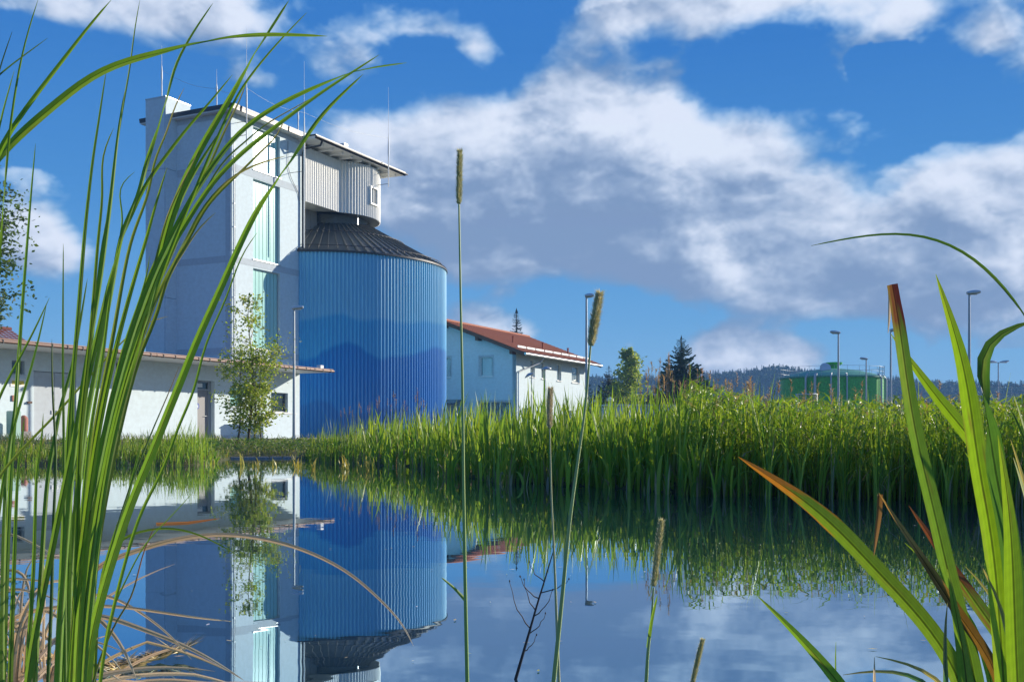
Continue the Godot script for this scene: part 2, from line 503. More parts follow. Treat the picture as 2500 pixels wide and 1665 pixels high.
const SHORE := [[-180.0, 1.2], [-140.0, 2.0], [-100.0, 9.0], [-60.0, 21.0], [-40.0, 25.5], [-26.0, 23.6], [-16.5, 22.0], [-15.0, 27.8], [-12.2, 28.0], [-10.0, 23.5], [-6.0, 20.5], [-3.4, 16.0], [0.0, 13.6], [3.0, 13.0], [10.0, 11.4], [18.5, 11.0], [27.0, 10.6], [45.0, 9.5], [70.0, 7.0], [110.0, 3.5], [150.0, 1.6], [180.0, 1.2]]
func shore(az: float) -> float: return table(SHORE, rad_to_deg(az))
func land(az: float, r: float) -> float:
	var s := r - shore(az)
	var y := -0.7
	if s > -2.5: y = lerpf(-0.7, -0.04, smoothstep(-2.5, -0.15, s))
	if s > -0.15: y = lerpf(-0.04, 0.13, smoothstep(-0.15, 0.5, s))
	if s > 0.5: y = lerpf(0.13, GROUND, smoothstep(0.5, 10.0, s))
	return y
func land_at(p: Vector3) -> float: return land(atan2(p.x, -p.z), Vector2(p.x, p.z).length())

func make_ground() -> void:
	var g := mb()
	var rows := []
	var rs := [0.02]
	while rs[-1] < 900.0: rs.append(rs[-1] + maxf(0.35, rs[-1] * 0.05))
	for r in rs:
		var row := PackedVector3Array()
		for k in 360:
			var az := (k - 180) * TAU / 360.0
			row.append(Vector3(sin(az) * r, land(az, r), -cos(az) * r))
		rows.append(row)
	g.grid(rows, Vector3.UP, true)
	ground_piece(g, "ground", mats["grassy soil"])
	var w := mb()
	w.quad(Vector3(-45, 0, 12), Vector3(45, 0, 12), Vector3(45, 0, -32), Vector3(-45, 0, -32), Vector3.UP)
	ground_piece(w, "pond", mats["pond water"])
	# paved strip along the annex, and the stone edge of the pond
	var p := mb()
	p.xf = Transform3D(work_basis, CORNER)
	p.box(-33.0, 3.0, -0.1, 0.012, 2.5, 5.6)
	ground_piece(p, "pavement", mats["paving"])
	var e := thing("pond_kerb", "low concrete kerb where the paving meets the pond", "kerb")
	for k in 9:
		var a := deg_to_rad(-17.2 + k * 0.68)
		var b := deg_to_rad(-17.2 + (k + 0.94) * 0.68)
		var m := mb()
		var A := Vector3(sin(a), 0, -cos(a)) * 27.6
		var Bq := Vector3(sin(b), 0, -cos(b)) * 27.6
		var t := (Bq - A).normalized()
		m.xf = Transform3D(Basis(t, Vector3.UP, t.cross(Vector3.UP)), A)
		m.cbox(0, (Bq - A).length(), -0.2, 0.045, -0.35, 0.0, 0.02)
		part(m, "kerb_stone", mats["concrete"], e)

func work(called: String, label: String, category: String) -> Node3D: return thing(called, label, category, CORNER, TURN)
# heights in the builders below are above the pond; the things stand on GROUND
func wb(x0: float, x1: float, y0: float, y1: float, z0: float, z1: float) -> MB: return mb().box(x0, x1, y0 - GROUND, y1 - GROUND, z0, z1)

# trapezoid rib of profiled sheet, -1 .. 1
func rib(t: float) -> float:
	t = absf(fposmod(t, 1.0) - 0.5) * 2.0
	return clampf((t - 0.5) * 3.2, -1, 1)

func make_tower() -> void:
	var t := work("works_tower", "tall white plastered tower with grey bands, flat roof and corrugated head", "tower")
	var top := 17.05
	var holes := [[1.71, 3.92, 14.52 - GROUND, 16.75 - GROUND], [1.71, 3.92, 9.80 - GROUND, 14.02 - GROUND], [1.71, 3.92, 5.10 - GROUND, 9.32 - GROUND]]
	var w := wb(0, 5.85, 0.0, top, -5.7, -0.32)
	w.wall(0, 5.85, -0.4, top - GROUND, 0.0, 0.3, holes)
	part(w, "wall", mats["white plaster"], t)
	for b in [[4.68, 5.04], [9.40, 9.74], [14.06, 14.44], [16.78, 17.04]]:
		part(wb(0.0, 5.60, b[0], b[1], 0.0, 0.010), "band", mats["grey plaster"], t)
		part(wb(-0.010, 0.0, b[0], b[1], -3.60, -0.36), "band", mats["grey plaster"], t)
	part(wb(-0.012, 0.0, 0.5, top - 0.01, -0.355, -0.002), "corner_band", mats["grey plaster"], t)
	# glazing of upright glass channels
	for h in holes:
		var f := mb()
		var fr := 0.05
		f.box(h[0], h[1], h[2], h[2] + fr, -0.22, -0.12).box(h[0], h[1], h[3] - fr, h[3], -0.22, -0.12)
		f.box(h[0], h[0] + fr, h[2] + fr, h[3] - fr, -0.22, -0.12).box(h[1] - fr, h[1], h[2] + fr, h[3] - fr, -0.22, -0.12)
		var win := part(f, "glazing_frame", mats["zinc"], t)
		var pw: float = (h[1] - h[0] - 2 * fr) / 7.0
		for k in 7:
			var x: float = h[0] + fr + k * pw
			var q := mb()
			q.cbox(x + 0.012, x + pw - 0.012, h[2] + fr, h[3] - fr, -0.20, -0.155, 0.012)
			q.box(x + 0.012, x + 0.035, h[2] + fr, h[3] - fr, -0.155, -0.143)
			part(q, "glass_channel", mats["channel glass"], win)
		part(mb().box(h[0] - 0.06, h[1] + 0.06, h[2] - 0.05, h[2] - 0.002, -0.12, 0.05), "sill", mats["zinc"], win)
	# the shaft that stands before the shaded face, cast in three lengths
	for s in [[0.0, 7.68], [7.70, 14.38], [14.40, 18.10]]:
		part(wb(-0.78, 0.0 if s[1] < 18 else 1.0, s[0], s[1], -5.05, -3.65), "shaft_section", mats["white plaster"], t)
	part(wb(-0.80, 1.02, 18.10, 18.16, -5.07, -3.63), "shaft_cap", mats["zinc"], t)
	part(wb(-0.785, -0.779, 0.4, 17.9, -3.71, -3.70), "joint", mats["dark metal"], t)
	# roof
	part(wb(-0.36, 6.0, top + 0.002, 17.24, -5.85, 0.42), "roof_slab", mats["white paint"], t)
	var fa := wb(-0.40, 6.05, 17.242, 17.34, -5.90, 0.47)
	fa.box(-0.395, 6.04, 17.06 - GROUND, 17.242 - GROUND, 0.422, 0.46).box(-0.395, -0.362, 17.12 - GROUND, 17.242 - GROUND, -5.88, 0.422)
	part(fa, "roof_edge", mats["dark metal"], t)
	# corrugated head over the silo: flat cheek, then a half round
	var hc := Vector2(11.6, -2.2)
	var hr := 3.05
	var y0 := 13.72 - GROUND
	var y1 := 16.80 - GROUND
	var jx := hc.x - sqrt(hr * hr - hc.y * hc.y)
	var prof := PackedVector2Array()
	var nx := int((jx - 5.86) / 0.17) * 10
	for k in nx + 1:
		prof.append(Vector2(lerpf(5.86, jx, float(k) / nx), 0.02 * rib(k / 10.0)))
	var a0 := atan2(jx - hc.x, -hc.y)
	var na := int(hr * (PI * 1.05 - a0) / 0.19) * 10
	for k in range(1, na + 1):
		var an := lerpf(a0, PI * 1.05, float(k) / na)
		var rr := hr + 0.028 * rib(k / 10.0)
		prof.append(Vector2(hc.x + sin(an) * rr, hc.y + cos(an) * rr))
	var lo := PackedVector3Array()
	var hi := PackedVector3Array()
	for p in prof:
		lo.append(Vector3(p.x, y0, p.y)); hi.append(Vector3(p.x, y1, p.y))
	part(mb().grid([lo, hi], Vector3(0, 0, 1)), "corrugated_cladding", mats["white sheet"], t)
	part(wb(5.87, 10.4, 13.75, 16.78, -5.4, -0.06), "head_core", mats["white sheet"], t)
	part(mb().lathe([Vector2(0, y0 + 0.03), Vector2(hr - 0.06, y0 + 0.03), Vector2(hr - 0.06, y1), Vector2(0, y1)], 40, Vector3(hc.x, 0, hc.y)), "head_floor", mats["galvanised steel"], t)
	part(mb().lathe([Vector2(2.35, 12.6 - GROUND), Vector2(2.35, y0 + 0.02)], 40, Vector3(hc.x, 0, hc.y)), "neck", mats["dark roof sheet"], t)
	for k in 5:
		part(wb(5.86 + k * 0.62, 5.86 + k * 0.62 + 0.585, 9.0, 13.74, -1.35, -1.25), "recess_panel", mats["concrete"], t)
	part(wb(5.86, 9.0, 9.0, 13.74, -1.5, -1.352), "recess_wall", mats["concrete"], t)
	part(wb(10.6, 10.66, 13.15, 13.75, 0.45, 0.52), "stay", mats["zinc"], t)
	# window in the round of the head
	var wa := 0.06
	var wm := Transform3D(Basis(Vector3.UP, wa), Vector3(hc.x, 0, hc.y)) * Transform3D(Basis(), Vector3(0, 15.05 - GROUND, hr - 0.14))
	var f2 := mb(); f2.xf = wm
	f2.box(-0.44, 0.44, 0.46, 0.56, 0, 0.24).box(-0.44, 0.44, -0.55, -0.45, 0, 0.24).box(-0.44, -0.36, -0.45, 0.46, 0, 0.24).box(0.36, 0.44, -0.45, 0.46, 0, 0.24)
	var hw := part(f2, "window", mats["white paint"], t)
	var g2 := mb(); g2.xf = wm
	g2.box(-0.36, 0.36, -0.45, 0.46, 0.125, 0.14)
	part(g2, "pane", mats["dark glass"], hw)
	# the head's wide flat roof with its rafters
	part(wb(5.5, 14.8, 16.95, 17.10, -6.2, 1.20), "head_roof_slab", mats["white paint"], t)
	var hf := wb(5.45, 14.86, 17.102, 17.17, -6.25, 1.26)
	hf.box(5.46, 14.85, 16.93 - GROUND, 17.102 - GROUND, 1.202, 1.25).box(14.802, 14.85, 17.0 - GROUND, 17.102 - GROUND, -6.2, 1.20)
	part(hf, "head_roof_edge", mats["dark metal"], t)
	for k in 9:
		part(wb(6.5 + k * 0.95, 6.62 + k * 0.95, 16.80, 16.948, -0.2, 0.92), "rafter", mats["white paint"], t)
	part(mb().tube([Vector3(5.40, 17.03 - GROUND, 1.31), Vector3(14.95, 17.03 - GROUND, 1.31)], 0.055, 8), "gutter", mats["dark metal"], t)
	part(mb().tube([Vector3(6.02, 16.98 - GROUND, 1.30), Vector3(6.02, 16.68 - GROUND, 1.15), Vector3(5.80, 16.55 - GROUND, 0.25), Vector3(5.78, 16.3 - GROUND, 0.12), Vector3(5.78, -0.1, 0.12)], 0.06, 8), "downpipe", mats["dark metal"], t)
	part(mb().tube([Vector3(0.14, 15.6 - GROUND, 0.07), Vector3(0.14, 0, 0.07)], 0.022, 6), "cable", mats["zinc"], t)
	part(mb().tube([Vector3(0.24, 15.2 - GROUND, 0.05), Vector3(0.24, 0, 0.05)], 0.013, 5), "cable", mats["dark metal"], t)
	for k in 12: part(mb().box(0.11, 0.26, 1.2 + k * 1.2, 1.225 + k * 1.2, 0.011, 0.06), "cable_clip", mats["galvanised steel"], t)
	part(mb().tube([Vector3(4.55, 16.7 - GROUND, 0.05), Vector3(4.55, 15.3 - GROUND, 0.05), Vector3(4.85, 14.7 - GROUND, 0.05), Vector3(5.5, 14.0 - GROUND, 0.05), Vector3(5.6, 13.6 - GROUND, 0.05)], 0.014, 5), "cable", mats["dark metal"], t)
	part(mb().tube([Vector3(13.0, 17.1 - GROUND, 0.7), Vector3(13.0, 17.55 - GROUND, 0.7)], 0.012, 5), "whip", mats["zinc"], t)
	var vent := wb(8.9, 9.12, 17.17, 17.45, 0.5, 0.72)
	vent.box(8.84, 9.18, 17.45 - GROUND, 17.58 - GROUND, 0.44, 0.78)
	part(vent, "roof_vent", mats["zinc"], t)
	# lightning rods: foot, thick sleeve, fine tip
	var rods := [[-0.4, -4.3, 18.1, 20.0, 21.0], [0.12, -1.05, 17.4, 18.7, 19.4], [along(601, 0.62).x, 0.62, 15.4, 18.6, 21.4], [along(742, 0.95).x, 0.95, 10.8, 18.5, 21.0], [along(948, 1.5).x, 1.5, 15.7, 19.0, 21.8], [along(727, 0.2).x, 0.2, 17.4, 18.5, 18.9]]
	for r in rods:
		var p := []
		var rad := []
		for q in [[0.0, 0.03], [0.33, 0.035], [0.5, 0.03], [0.62, 0.05], [0.8, 0.045], [1.0, 0.012]]:
			p.append(Vector3(r[0], lerpf(r[2], r[3], q[0]) - GROUND, r[1])); rad.append(q[1])
		p.append(Vector3(r[0], r[4] - GROUND, r[1])); rad.append(0.005)
		var rod := part(mb().tube(p, rad, 7), "lightning_rod", mats["white paint"], t)
		if r[2] < 17.0:
			for yy in ([15.9, 16.6] if r[2] > 15.0 else [15.0, 15.9]):
				part(mb().tube([Vector3(r[0], yy - GROUND, r[1]), Vector3(r[0], yy - GROUND, 0.0 if r[0] < 7 else 0.5)], 0.016, 5), "bracket", mats["dark metal"], rod)
	for k in rods.size() - 2:
		var A := Vector3(rods[k][0], rods[k][3] - 0.3 - GROUND, rods[k][1])
		var Bq := Vector3(rods[k + 1][0], rods[k + 1][3] - 0.3 - GROUND, rods[k + 1][1])
		var path := []
		for s in 9:
			path.append(A.lerp(Bq, s / 8.0) - Vector3.UP * 0.25 * sin(PI * s / 8.0))
		part(mb().tube(path, 0.007, 4, null, false), "wire", mats["galvanised steel"], t)

const SILO_AT := Vector2(12.22, -2.62)
const SILO_R := 7.2
func silo_angle(x: float) -> float:
	var c := CORNER + work_basis * Vector3(SILO_AT.x, 0, SILO_AT.y)
	var r := Vector2((x - PHOTO_X) / PHOTO_F, -1).normalized()
	var cc := Vector2(c.x, c.z)
	var b := r.dot(cc)
	var disc := b * b - cc.length_squared() + SILO_R * SILO_R
	var p := r * (b - sqrt(maxf(disc, 0))) - cc
	return wrapf(atan2(p.x, p.y), 0, TAU)
func silo_height(x: float, y: float) -> float:
	var c := CORNER + work_basis * Vector3(SILO_AT.x, 0, SILO_AT.y)
	var a := silo_angle(x)
	return lift(y, -(c.z + cos(a) * SILO_R))

func make_silo() -> void:
	var at := CORNER + work_basis * Vector3(SILO_AT.x, 0, SILO_AT.y)
	var t := thing("blue_silo", "round ribbed silo painted with blue mountain ranges under a black cone roof", "silo", at)
	var H := 10.45
	# painted mountains: three outlines round the wall, as (angle, height)
	var W := 1024
	var Hh := 512
	var lines := [[[738, 778], [790, 768], [830, 763], [880, 778], [930, 775], [980, 785], [1040, 782], [1085, 790]], [[738, 872], [765, 868], [790, 848], [820, 838], [845, 829], [870, 836], [900, 858], [925, 869], [960, 864], [1000, 862], [1030, 852], [1060, 842], [1085, 850]], [[738, 978], [775, 968], [800, 972], [830, 995], [870, 1002], [950, 985], [1020, 1000], [1085, 985]]]
	var nz := FastNoiseLite.new()
	nz.seed = 8; nz.frequency = 1.0; nz.fractal_octaves = 4
	var edge := []
	for l in lines.size():
		var pts := []
		for q in lines[l]: pts.append([silo_angle(q[0]), silo_height(q[0], q[1])])
		for q in pts:
			if q[0] > PI * 1.2: q[0] -= TAU
		pts.sort_custom(func(a, b): return a[0] < b[0])
		var mean: float = (pts[0][1] + pts[-1][1]) / 2
		var row := PackedFloat32Array()
		for x in W:
			var an := TAU * x / W
			var h: float
			var aw := an if an < PI * 1.2 else an - TAU
			if aw >= pts[0][0] and aw <= pts[-1][0]: h = table(pts, aw)
			else:
				var gap := minf(minf(absf(aw - pts[0][0]), absf(aw - pts[-1][0])), 0.6) / 0.6
				h = lerpf(pts[0][1] if absf(aw - pts[0][0]) < absf(aw - pts[-1][0]) else pts[-1][1], mean + 0.6 * nz.get_noise_2d(cos(an) * 1.5 + l * 9, sin(an) * 1.5), gap)
			row.append(h + 0.05 * nz.get_noise_2d(x * 0.05, l * 30.0))
		edge.append(row)
	var cols := [lin(0.17, 0.51, 0.75), lin(0.05, 0.40, 0.72), lin(0.0, 0.24, 0.62), lin(0.0, 0.18, 0.52)]
	var im := Image.create(W, Hh, false, Image.FORMAT_RGB8)
	for x in W:
		for y in Hh:
			var h := GROUND + H * (Hh - 0.5 - y) / Hh
			var cc: Color = cols[0]
			for l in 3:
				var s := smoothstep(-0.17, 0.17, edge[l][x] - h)
				if s > 0: cc = cc.lerp(cols[l + 1], s)
			var k := 1.0 + 0.04 * nz.get_noise_2d(x * 0.31, y * 0.01)
			im.set_pixel(x, y, Color(cc.r * k, cc.g * k, cc.b * k))
	var m := mat("painted blue sheet", Color.WHITE, 0.40, 0.0, 0.62)
	m.albedo_texture = ImageTexture.create_from_image(im)
	var ribs := 208
	var per := 8
	var lo := PackedVector3Array()
	var hi := PackedVector3Array()
	for k in ribs * per + 1:
		var an := TAU * k / (ribs * per)
		var r := SILO_R + 0.042 * rib(float(k) / per)
		lo.append(Vector3(sin(an) * r, -0.3, cos(an) * r)); hi.append(Vector3(sin(an) * r, H, cos(an) * r))
	var sh := mb().grid([lo, hi], Vector3(0, 0, 1))
	for k in sh.uv.size(): sh.uv[k].y = 1.0 - sh.uv[k].y
	part(sh, "ribbed_cladding", m, t)
	part(mb().lathe([Vector2(SILO_R - 0.1, -0.3), Vector2(SILO_R - 0.1, H)], 64), "inner_shell", mats["zinc"], t)
	# rows of fixing bolts round the sheets
	var bolts := mb()
	for ring in [2.6, 5.2, 7.8]:
		for k in ribs:
			var an := TAU * k / ribs
			bolts.xf = Transform3D(Basis(Vector3.UP, an), Vector3(sin(an), 0, cos(an)) * (SILO_R + 0.03) + Vector3.UP * ring)
			bolts.box(-0.012, 0.012, -0.012, 0.012, -0.004, 0.008)
	tag(part(bolts, "bolts", mats["zinc"], t), "", "", "", "stuff")
	# cone roof: 84 standing-seam sheets, a rim and two rows of snow guards
	var re := 7.29
	var rt := 2.45
	var yt := 13.15
	var N := 84
	var sheet := mb()
	var da := TAU / N
	var P := func(an: float, r: float, up: float) -> Vector3: return Vector3(sin(an) * r, lerpf(H + 0.02, yt, (re - r) / (re - rt)) + up, cos(an) * r)
	sheet.quad(P.call(0.0, re, 0.0), P.call(da, re, 0.0), P.call(da, rt, 0.0), P.call(0.0, rt, 0.0), Vector3.UP)
	for e in [[0.0, 0.012 / re * 7, 0.075]]:
		sheet.quad(P.call(-0.002, re, e[2]), P.call(0.004, re, e[2]), P.call(0.006, rt, e[2]), P.call(-0.004, rt, e[2]), Vector3.UP)
		sheet.quad(P.call(-0.002, re, 0.0), P.call(-0.002, re, e[2]), P.call(-0.004, rt, e[2]), P.call(-0.004, rt, 0.0), Vector3(-1, 0, 0))
		sheet.quad(P.call(0.004, re, 0.0), P.call(0.004, re, e[2]), P.call(0.006, rt, e[2]), P.call(0.006, rt, 0.0), Vector3(1, 0, 0))
	var sheet_mesh := sheet.mesh()
	for k in N:
		var o := put(sheet_mesh, "roof_sheet", mats["dark roof sheet"], t)
		o.rotation.y = k * da
	part(mb().lathe([Vector2(SILO_R - 0.02, H - 0.07), Vector2(re + 0.02, H - 0.07), Vector2(re + 0.02, H + 0.03), Vector2(re - 0.06, H + 0.05)], 96), "roof_rim", mats["dark metal"], t)
	for g in [[6.95, 0.16], [4.6, 0.12]]:
		var ring := []
		for k in 97:
			ring.append(P.call(TAU * k / 96, g[0], g[1]))
		var gd := part(mb().tube(ring, 0.022, 5, null, false), "snow_guard", mats["dark metal"], t)
		var feet := mb()
		for k in N:
			var an := k * da + 0.001
			feet.tube([P.call(an, g[0], 0.0), P.call(an, g[0], g[1] + 0.03)], 0.022, 4)
		part(feet, "guard_feet", mats["dark metal"], gd)

func make_annex() -> void:
	var t := work("low_annex", "long low white annex with a deep overhanging flat roof", "building")
	var z := 2.5
	var y1 := 3.76 - GROUND
	var holes := [[-5.13, -4.0, 0.02, 3.07 - GROUND], [0.07, 1.41, 1.72 - GROUND, 2.70 - GROUND], [-14.85, -14.30, 2.85 - GROUND, 3.36 - GROUND], [-13.9, -11.9, 0.03, 3.02 - GROUND], [-9.88, -9.25, 3.10 - GROUND, 3.58 - GROUND], [-2.94, -2.1, 1.9 - GROUND, 2.92 - GROUND], [-20.0, -18.0, 0.03, 3.02 - GROUND]]
	var w := mb()
	w.wall(-32, 2.38, -0.3, y1, z, 0.34, holes)
	w.box(-32, -0.9, -0.3, y1, -8, z - 0.35).box(-0.9, 2.38, -0.3, y1, 0.03, z - 0.35)
	part(w, "wall", mats["white plaster"], t)
	part(mb().box(-32, -5.14, 0.0, 0.17, z, z + 0.012).box(-3.99, 2.38, 0.0, 0.17, z, z + 0.012), "plinth", mats["grey plaster"], t)
	var r := mb()
	r.box(-32.2, -0.86, y1 + 0.002, y1 + 0.12, -8.3, 4.45).box(-0.86, 2.5, y1 + 0.002, y1 + 0.12, 0.02, 4.45)
	part(r, "roof_slab", mats["white paint"], t)
	var r2 := mb()
	r2.box(-32.3, -0.88, y1 + 0.122, y1 + 0.17, -8.4, 4.50).box(-0.88, 2.56, y1 + 0.122, y1 + 0.17, 0.02, 4.50)
	r2.box(-32.3, 2.55, y1 + 0.03, y1 + 0.12, 4.452, 4.48)
	part(r2, "roof_edge", mats["brown gutter"], t)
	for k in 17:
		var g := mb()
		g.tube([Vector3(-32.2 + k * 2.045, y1 + 0.06, 4.54), Vector3(-32.2 + (k + 0.985) * 2.045, y1 + 0.06, 4.54)], 0.062, 8)
		var gp := part(g, "gutter_length", mats["brown gutter"], t)
		var hk := mb()
		for q in 3:
			var hx := -32.2 + (k + 0.17 + q * 0.33) * 2.045
			hk.box(hx, hx + 0.025, y1 - 0.01, y1 + 0.13, 4.47, 4.615)
		part(hk, "gutter_hook", mats["dark metal"], gp)
	# door in its recess, with a light above and a round blue sign
	var d := part(mb().box(-5.10, -4.20, 0.03, 2.22, z - 0.30, z - 0.25), "door", mats["door lacquer"], t)
	part(mb().tube([Vector3(-4.30, 1.05, z - 0.25), Vector3(-4.30, 1.05, z - 0.19), Vector3(-4.43, 1.05, z - 0.19)], 0.014, 5), "handle", mats["zinc"], d)
	var df := mb()
	df.box(-5.128, -5.10, 0.025, 2.66, z - 0.32, z - 0.20).box(-4.20, -4.13, 0.025, 2.66, z - 0.32, z - 0.20).box(-5.10, -4.20, 2.22, 2.30, z - 0.32, z - 0.20).box(-5.10, -4.20, 2.60, 2.66, z - 0.32, z - 0.20)
	df.box(-4.13, -4.01, 0.025, 2.66, z - 0.325, z - 0.22)
	part(df, "door_frame", mats["grey lacquer"], t)
	var tr := part(mb().box(-5.10, -4.20, 2.30, 2.60, z - 0.29, z - 0.27), "transom_pane", mats["dark glass"], t)
	part(mb().box(-4.86, -4.52, 2.36, 2.55, z - 0.268, z - 0.262), "notice", mats["white paint"], tr)
	var sg := mb()
	sg.xf = Transform3D(Basis(Vector3.RIGHT, PI / 2), Vector3(-4.90, 1.50, z - 0.249))
	sg.lathe([Vector2(0, 0), Vector2(0.15, 0), Vector2(0.15, 0.012), Vector2(0, 0.012)], 24)
	var sp := part(sg, "round_sign", mats["blue sign"], d)
	var fig := mb()
	for q in [[-4.955, 0.045], [-4.845, 0.045]]:
		fig.box(q[0] - 0.022, q[0] + 0.022, 1.42, 1.53, z - 0.236, z - 0.234).box(q[0] - 0.014, q[0] + 0.014, 1.54, 1.57, z - 0.236, z - 0.234)
	part(fig, "sign_figures", mats["white paint"], sp)
	part(mb().box(-5.15, -3.98, 0.014, 0.05, z - 0.3, z + 0.14), "doorstep", mats["concrete"], t)
	# windows, gates, louvre
	for h in [holes[1], holes[2], holes[5]]:
		var f := mb()
		var e := 0.05
		f.box(h[0], h[1], h[2], h[2] + e, z - 0.2, z - 0.13).box(h[0], h[1], h[3] - e, h[3], z - 0.2, z - 0.13).box(h[0], h[0] + e, h[2] + e, h[3] - e, z - 0.2, z - 0.13).box(h[1] - e, h[1], h[2] + e, h[3] - e, z - 0.2, z - 0.13)
		var win := part(f, "window_frame", mats["grey lacquer"], t)
		part(mb().box(h[0] + e, h[1] - e, h[2] + e, h[3] - e, z - 0.18, z - 0.165), "pane", mats["channel glass" if h == holes[5] else "dark glass"], win)
		part(mb().box(h[0] - 0.04, h[1] + 0.04, h[2] - 0.03, h[2] - 0.001, z - 0.13, z + 0.05), "sill", mats["zinc"], win)
	for h in [holes[3], holes[6]]:
		for k in 2:
			var a: float = lerpf(h[0], h[1], k / 2.0) + 0.01
			var leaf := part(mb().box(a, a + (h[1] - h[0]) / 2 - 0.02, 0.05, h[3] - 0.02, z - 0.12, z - 0.06), "gate_leaf", mats["pale grey plaster"], t)
			part(mb().box(a + (0.84 if k == 0 else 0.08), a + (0.90 if k == 0 else 0.14), 1.0, 1.14, z - 0.06, z - 0.02), "handle", mats["white paint"], leaf)
	for k in 8:
		part(mb().box(-9.86, -9.27, 2.72 + k * 0.056, 2.745 + k * 0.056, z - 0.14, z - 0.03), "louvre_slat", mats["dark metal"], t)
	part(mb().box(-9.87, -9.26, 2.71, 3.17, z - 0.18, z - 0.15), "louvre_back", mats["grey lacquer"], t)
	part(mb().box(-14.92, -14.28, 1.98, 2.30, z + 0.002, z + 0.02), "notice_board", mats["white paint"], t)
	part(mb().box(-14.86, -14.34, 2.07, 2.21, z + 0.021, z + 0.026), "notice", mats["yellow print"], t)
	part(mb().box(-14.86, -14.7, 1.45, 1.66, z + 0.002, z + 0.05), "alarm_box", mats["red paint"], t)
	part(mb().box(-14.2, -14.03, 1.38, 1.45, z + 0.002, z + 0.09), "wall_lamp", mats["brown timber"], t)
	part(mb().box(1.95, 2.2, y1 + 0.17, y1 + 0.36, 3.9, 4.15), "roof_lamp", mats["white paint"], t)
	# things before the annex
	var lw := work("garden_wall", "low white rendered wall under the annex's square window", "wall")
	part(mb().box(-1.9, 0.62, -0.2, 1.20, 3.45, 3.63), "wall", mats["white plaster"], lw)
	part(mb().box(-1.94, 0.66, 1.202, 1.245, 3.41, 3.67), "coping", mats["zinc"], lw)
	var pb := thing("pump_box", "pale green cabinet with a red gas bottle beside the annex wall", "cabinet", CORNER + work_basis * Vector3(-15.0, 0.02, 3.0), TURN)
	part(mb().cbox(-0.32, 0.02, 0, 1.05, -0.2, 0.15, 0.03), "cabinet", mats["pale green plastic"], pb)
	part(mb().lathe([Vector2(0, 0.3), Vector2(0.14, 0.3), Vector2(0.15, 0.36), Vector2(0.15, 0.78), Vector2(0.10, 0.86), Vector2(0.03, 0.90), Vector2(0, 0.9)], 16, Vector3(0.26, 0, 0)), "bottle", mats["red paint"], pb)
	part(mb().box(0.08, 0.44, 0.0, 0.298, -0.18, 0.18), "stand", mats["concrete"], pb)

# a ribbed tile roof slope: x0..x1 along the eaves, from (z0, y0) at the eaves up to (z1, y1)
func tile_slope(x0: float, x1: float, z0: float, y0: float, z1: float, y1: float, pitch := 0.30, course := 0.36) -> MB:
	var m := mb()
	var nx := int((x1 - x0) / pitch) * 4
	var L := Vector2(z1 - z0, y1 - y0).length()
	var ny := int(L / course)
	var up := Vector3(0, absf(z1 - z0), signf(z0 - z1) * (y1 - y0)).normalized()
	for k in ny:
		var rows := []
		for e in [[float(k) / ny, 0.035], [(k + 1.06) / ny, 0.0]]:
			var row := PackedVector3Array()
			for q in nx + 1:
				row.append(Vector3(lerpf(x0, x1, float(q) / nx), lerpf(y0, y1, e[0]), lerpf(z0, z1, e[0])) + up * (e[1] + 0.05 * absf(sin(PI * q / 4.0))))
			rows.append(row)
		m.grid(rows, up)
	return m

func window_at(h: Array, z: float, parent: Node, xf: Transform3D, frame: Material, curtained: bool) -> void:
	var e := 0.07
	var m := mb(); m.xf = xf
	m.box(h[0], h[1], h[2], h[2] + e, z - 0.20, z - 0.12).box(h[0], h[1], h[3] - e, h[3], z - 0.20, z - 0.12).box(h[0], h[0] + e, h[2] + e, h[3] - e, z - 0.20, z - 0.12).box(h[1] - e, h[1], h[2] + e, h[3] - e, z - 0.20, z - 0.12)
	var w := part(m, "window", frame, parent)
	var g := mb(); g.xf = xf
	g.box(h[0] + e, h[1] - e, h[2] + e, h[3] - e, z - 0.165, z - 0.155)
	part(g, "pane", mats["clear glass"], w)
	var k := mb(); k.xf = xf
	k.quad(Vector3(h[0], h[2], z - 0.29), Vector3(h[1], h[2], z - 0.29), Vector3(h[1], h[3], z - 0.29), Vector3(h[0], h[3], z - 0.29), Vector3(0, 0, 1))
	part(k, "room_shade_sheet", mats["room shade tone"], w)  # added dark sheet close behind the pane, stands in for the shaded interior
	if curtained:
		var c := mb(); c.xf = xf
		var rows := []
		for yy in [h[2] + e + 0.02, h[3] - e - 0.02]:
			var row := PackedVector3Array()
			for q in 41: row.append(Vector3(lerpf(h[0] + e + 0.08, h[1] - e - 0.08, q / 40.0), yy, z - 0.215 + 0.012 * sin(q * 1.3)))
			rows.append(row)
		c.grid(rows, Vector3(0, 0, 1))
		part(c, "curtain", mats["curtain"], w)
	var s := mb(); s.xf = xf
	s.box(h[0] - 0.07, h[1] + 0.07, h[2] - 0.06, h[2] - 0.002, z - 0.12, z + 0.07)
	part(s, "sill", mats["white paint"], w)

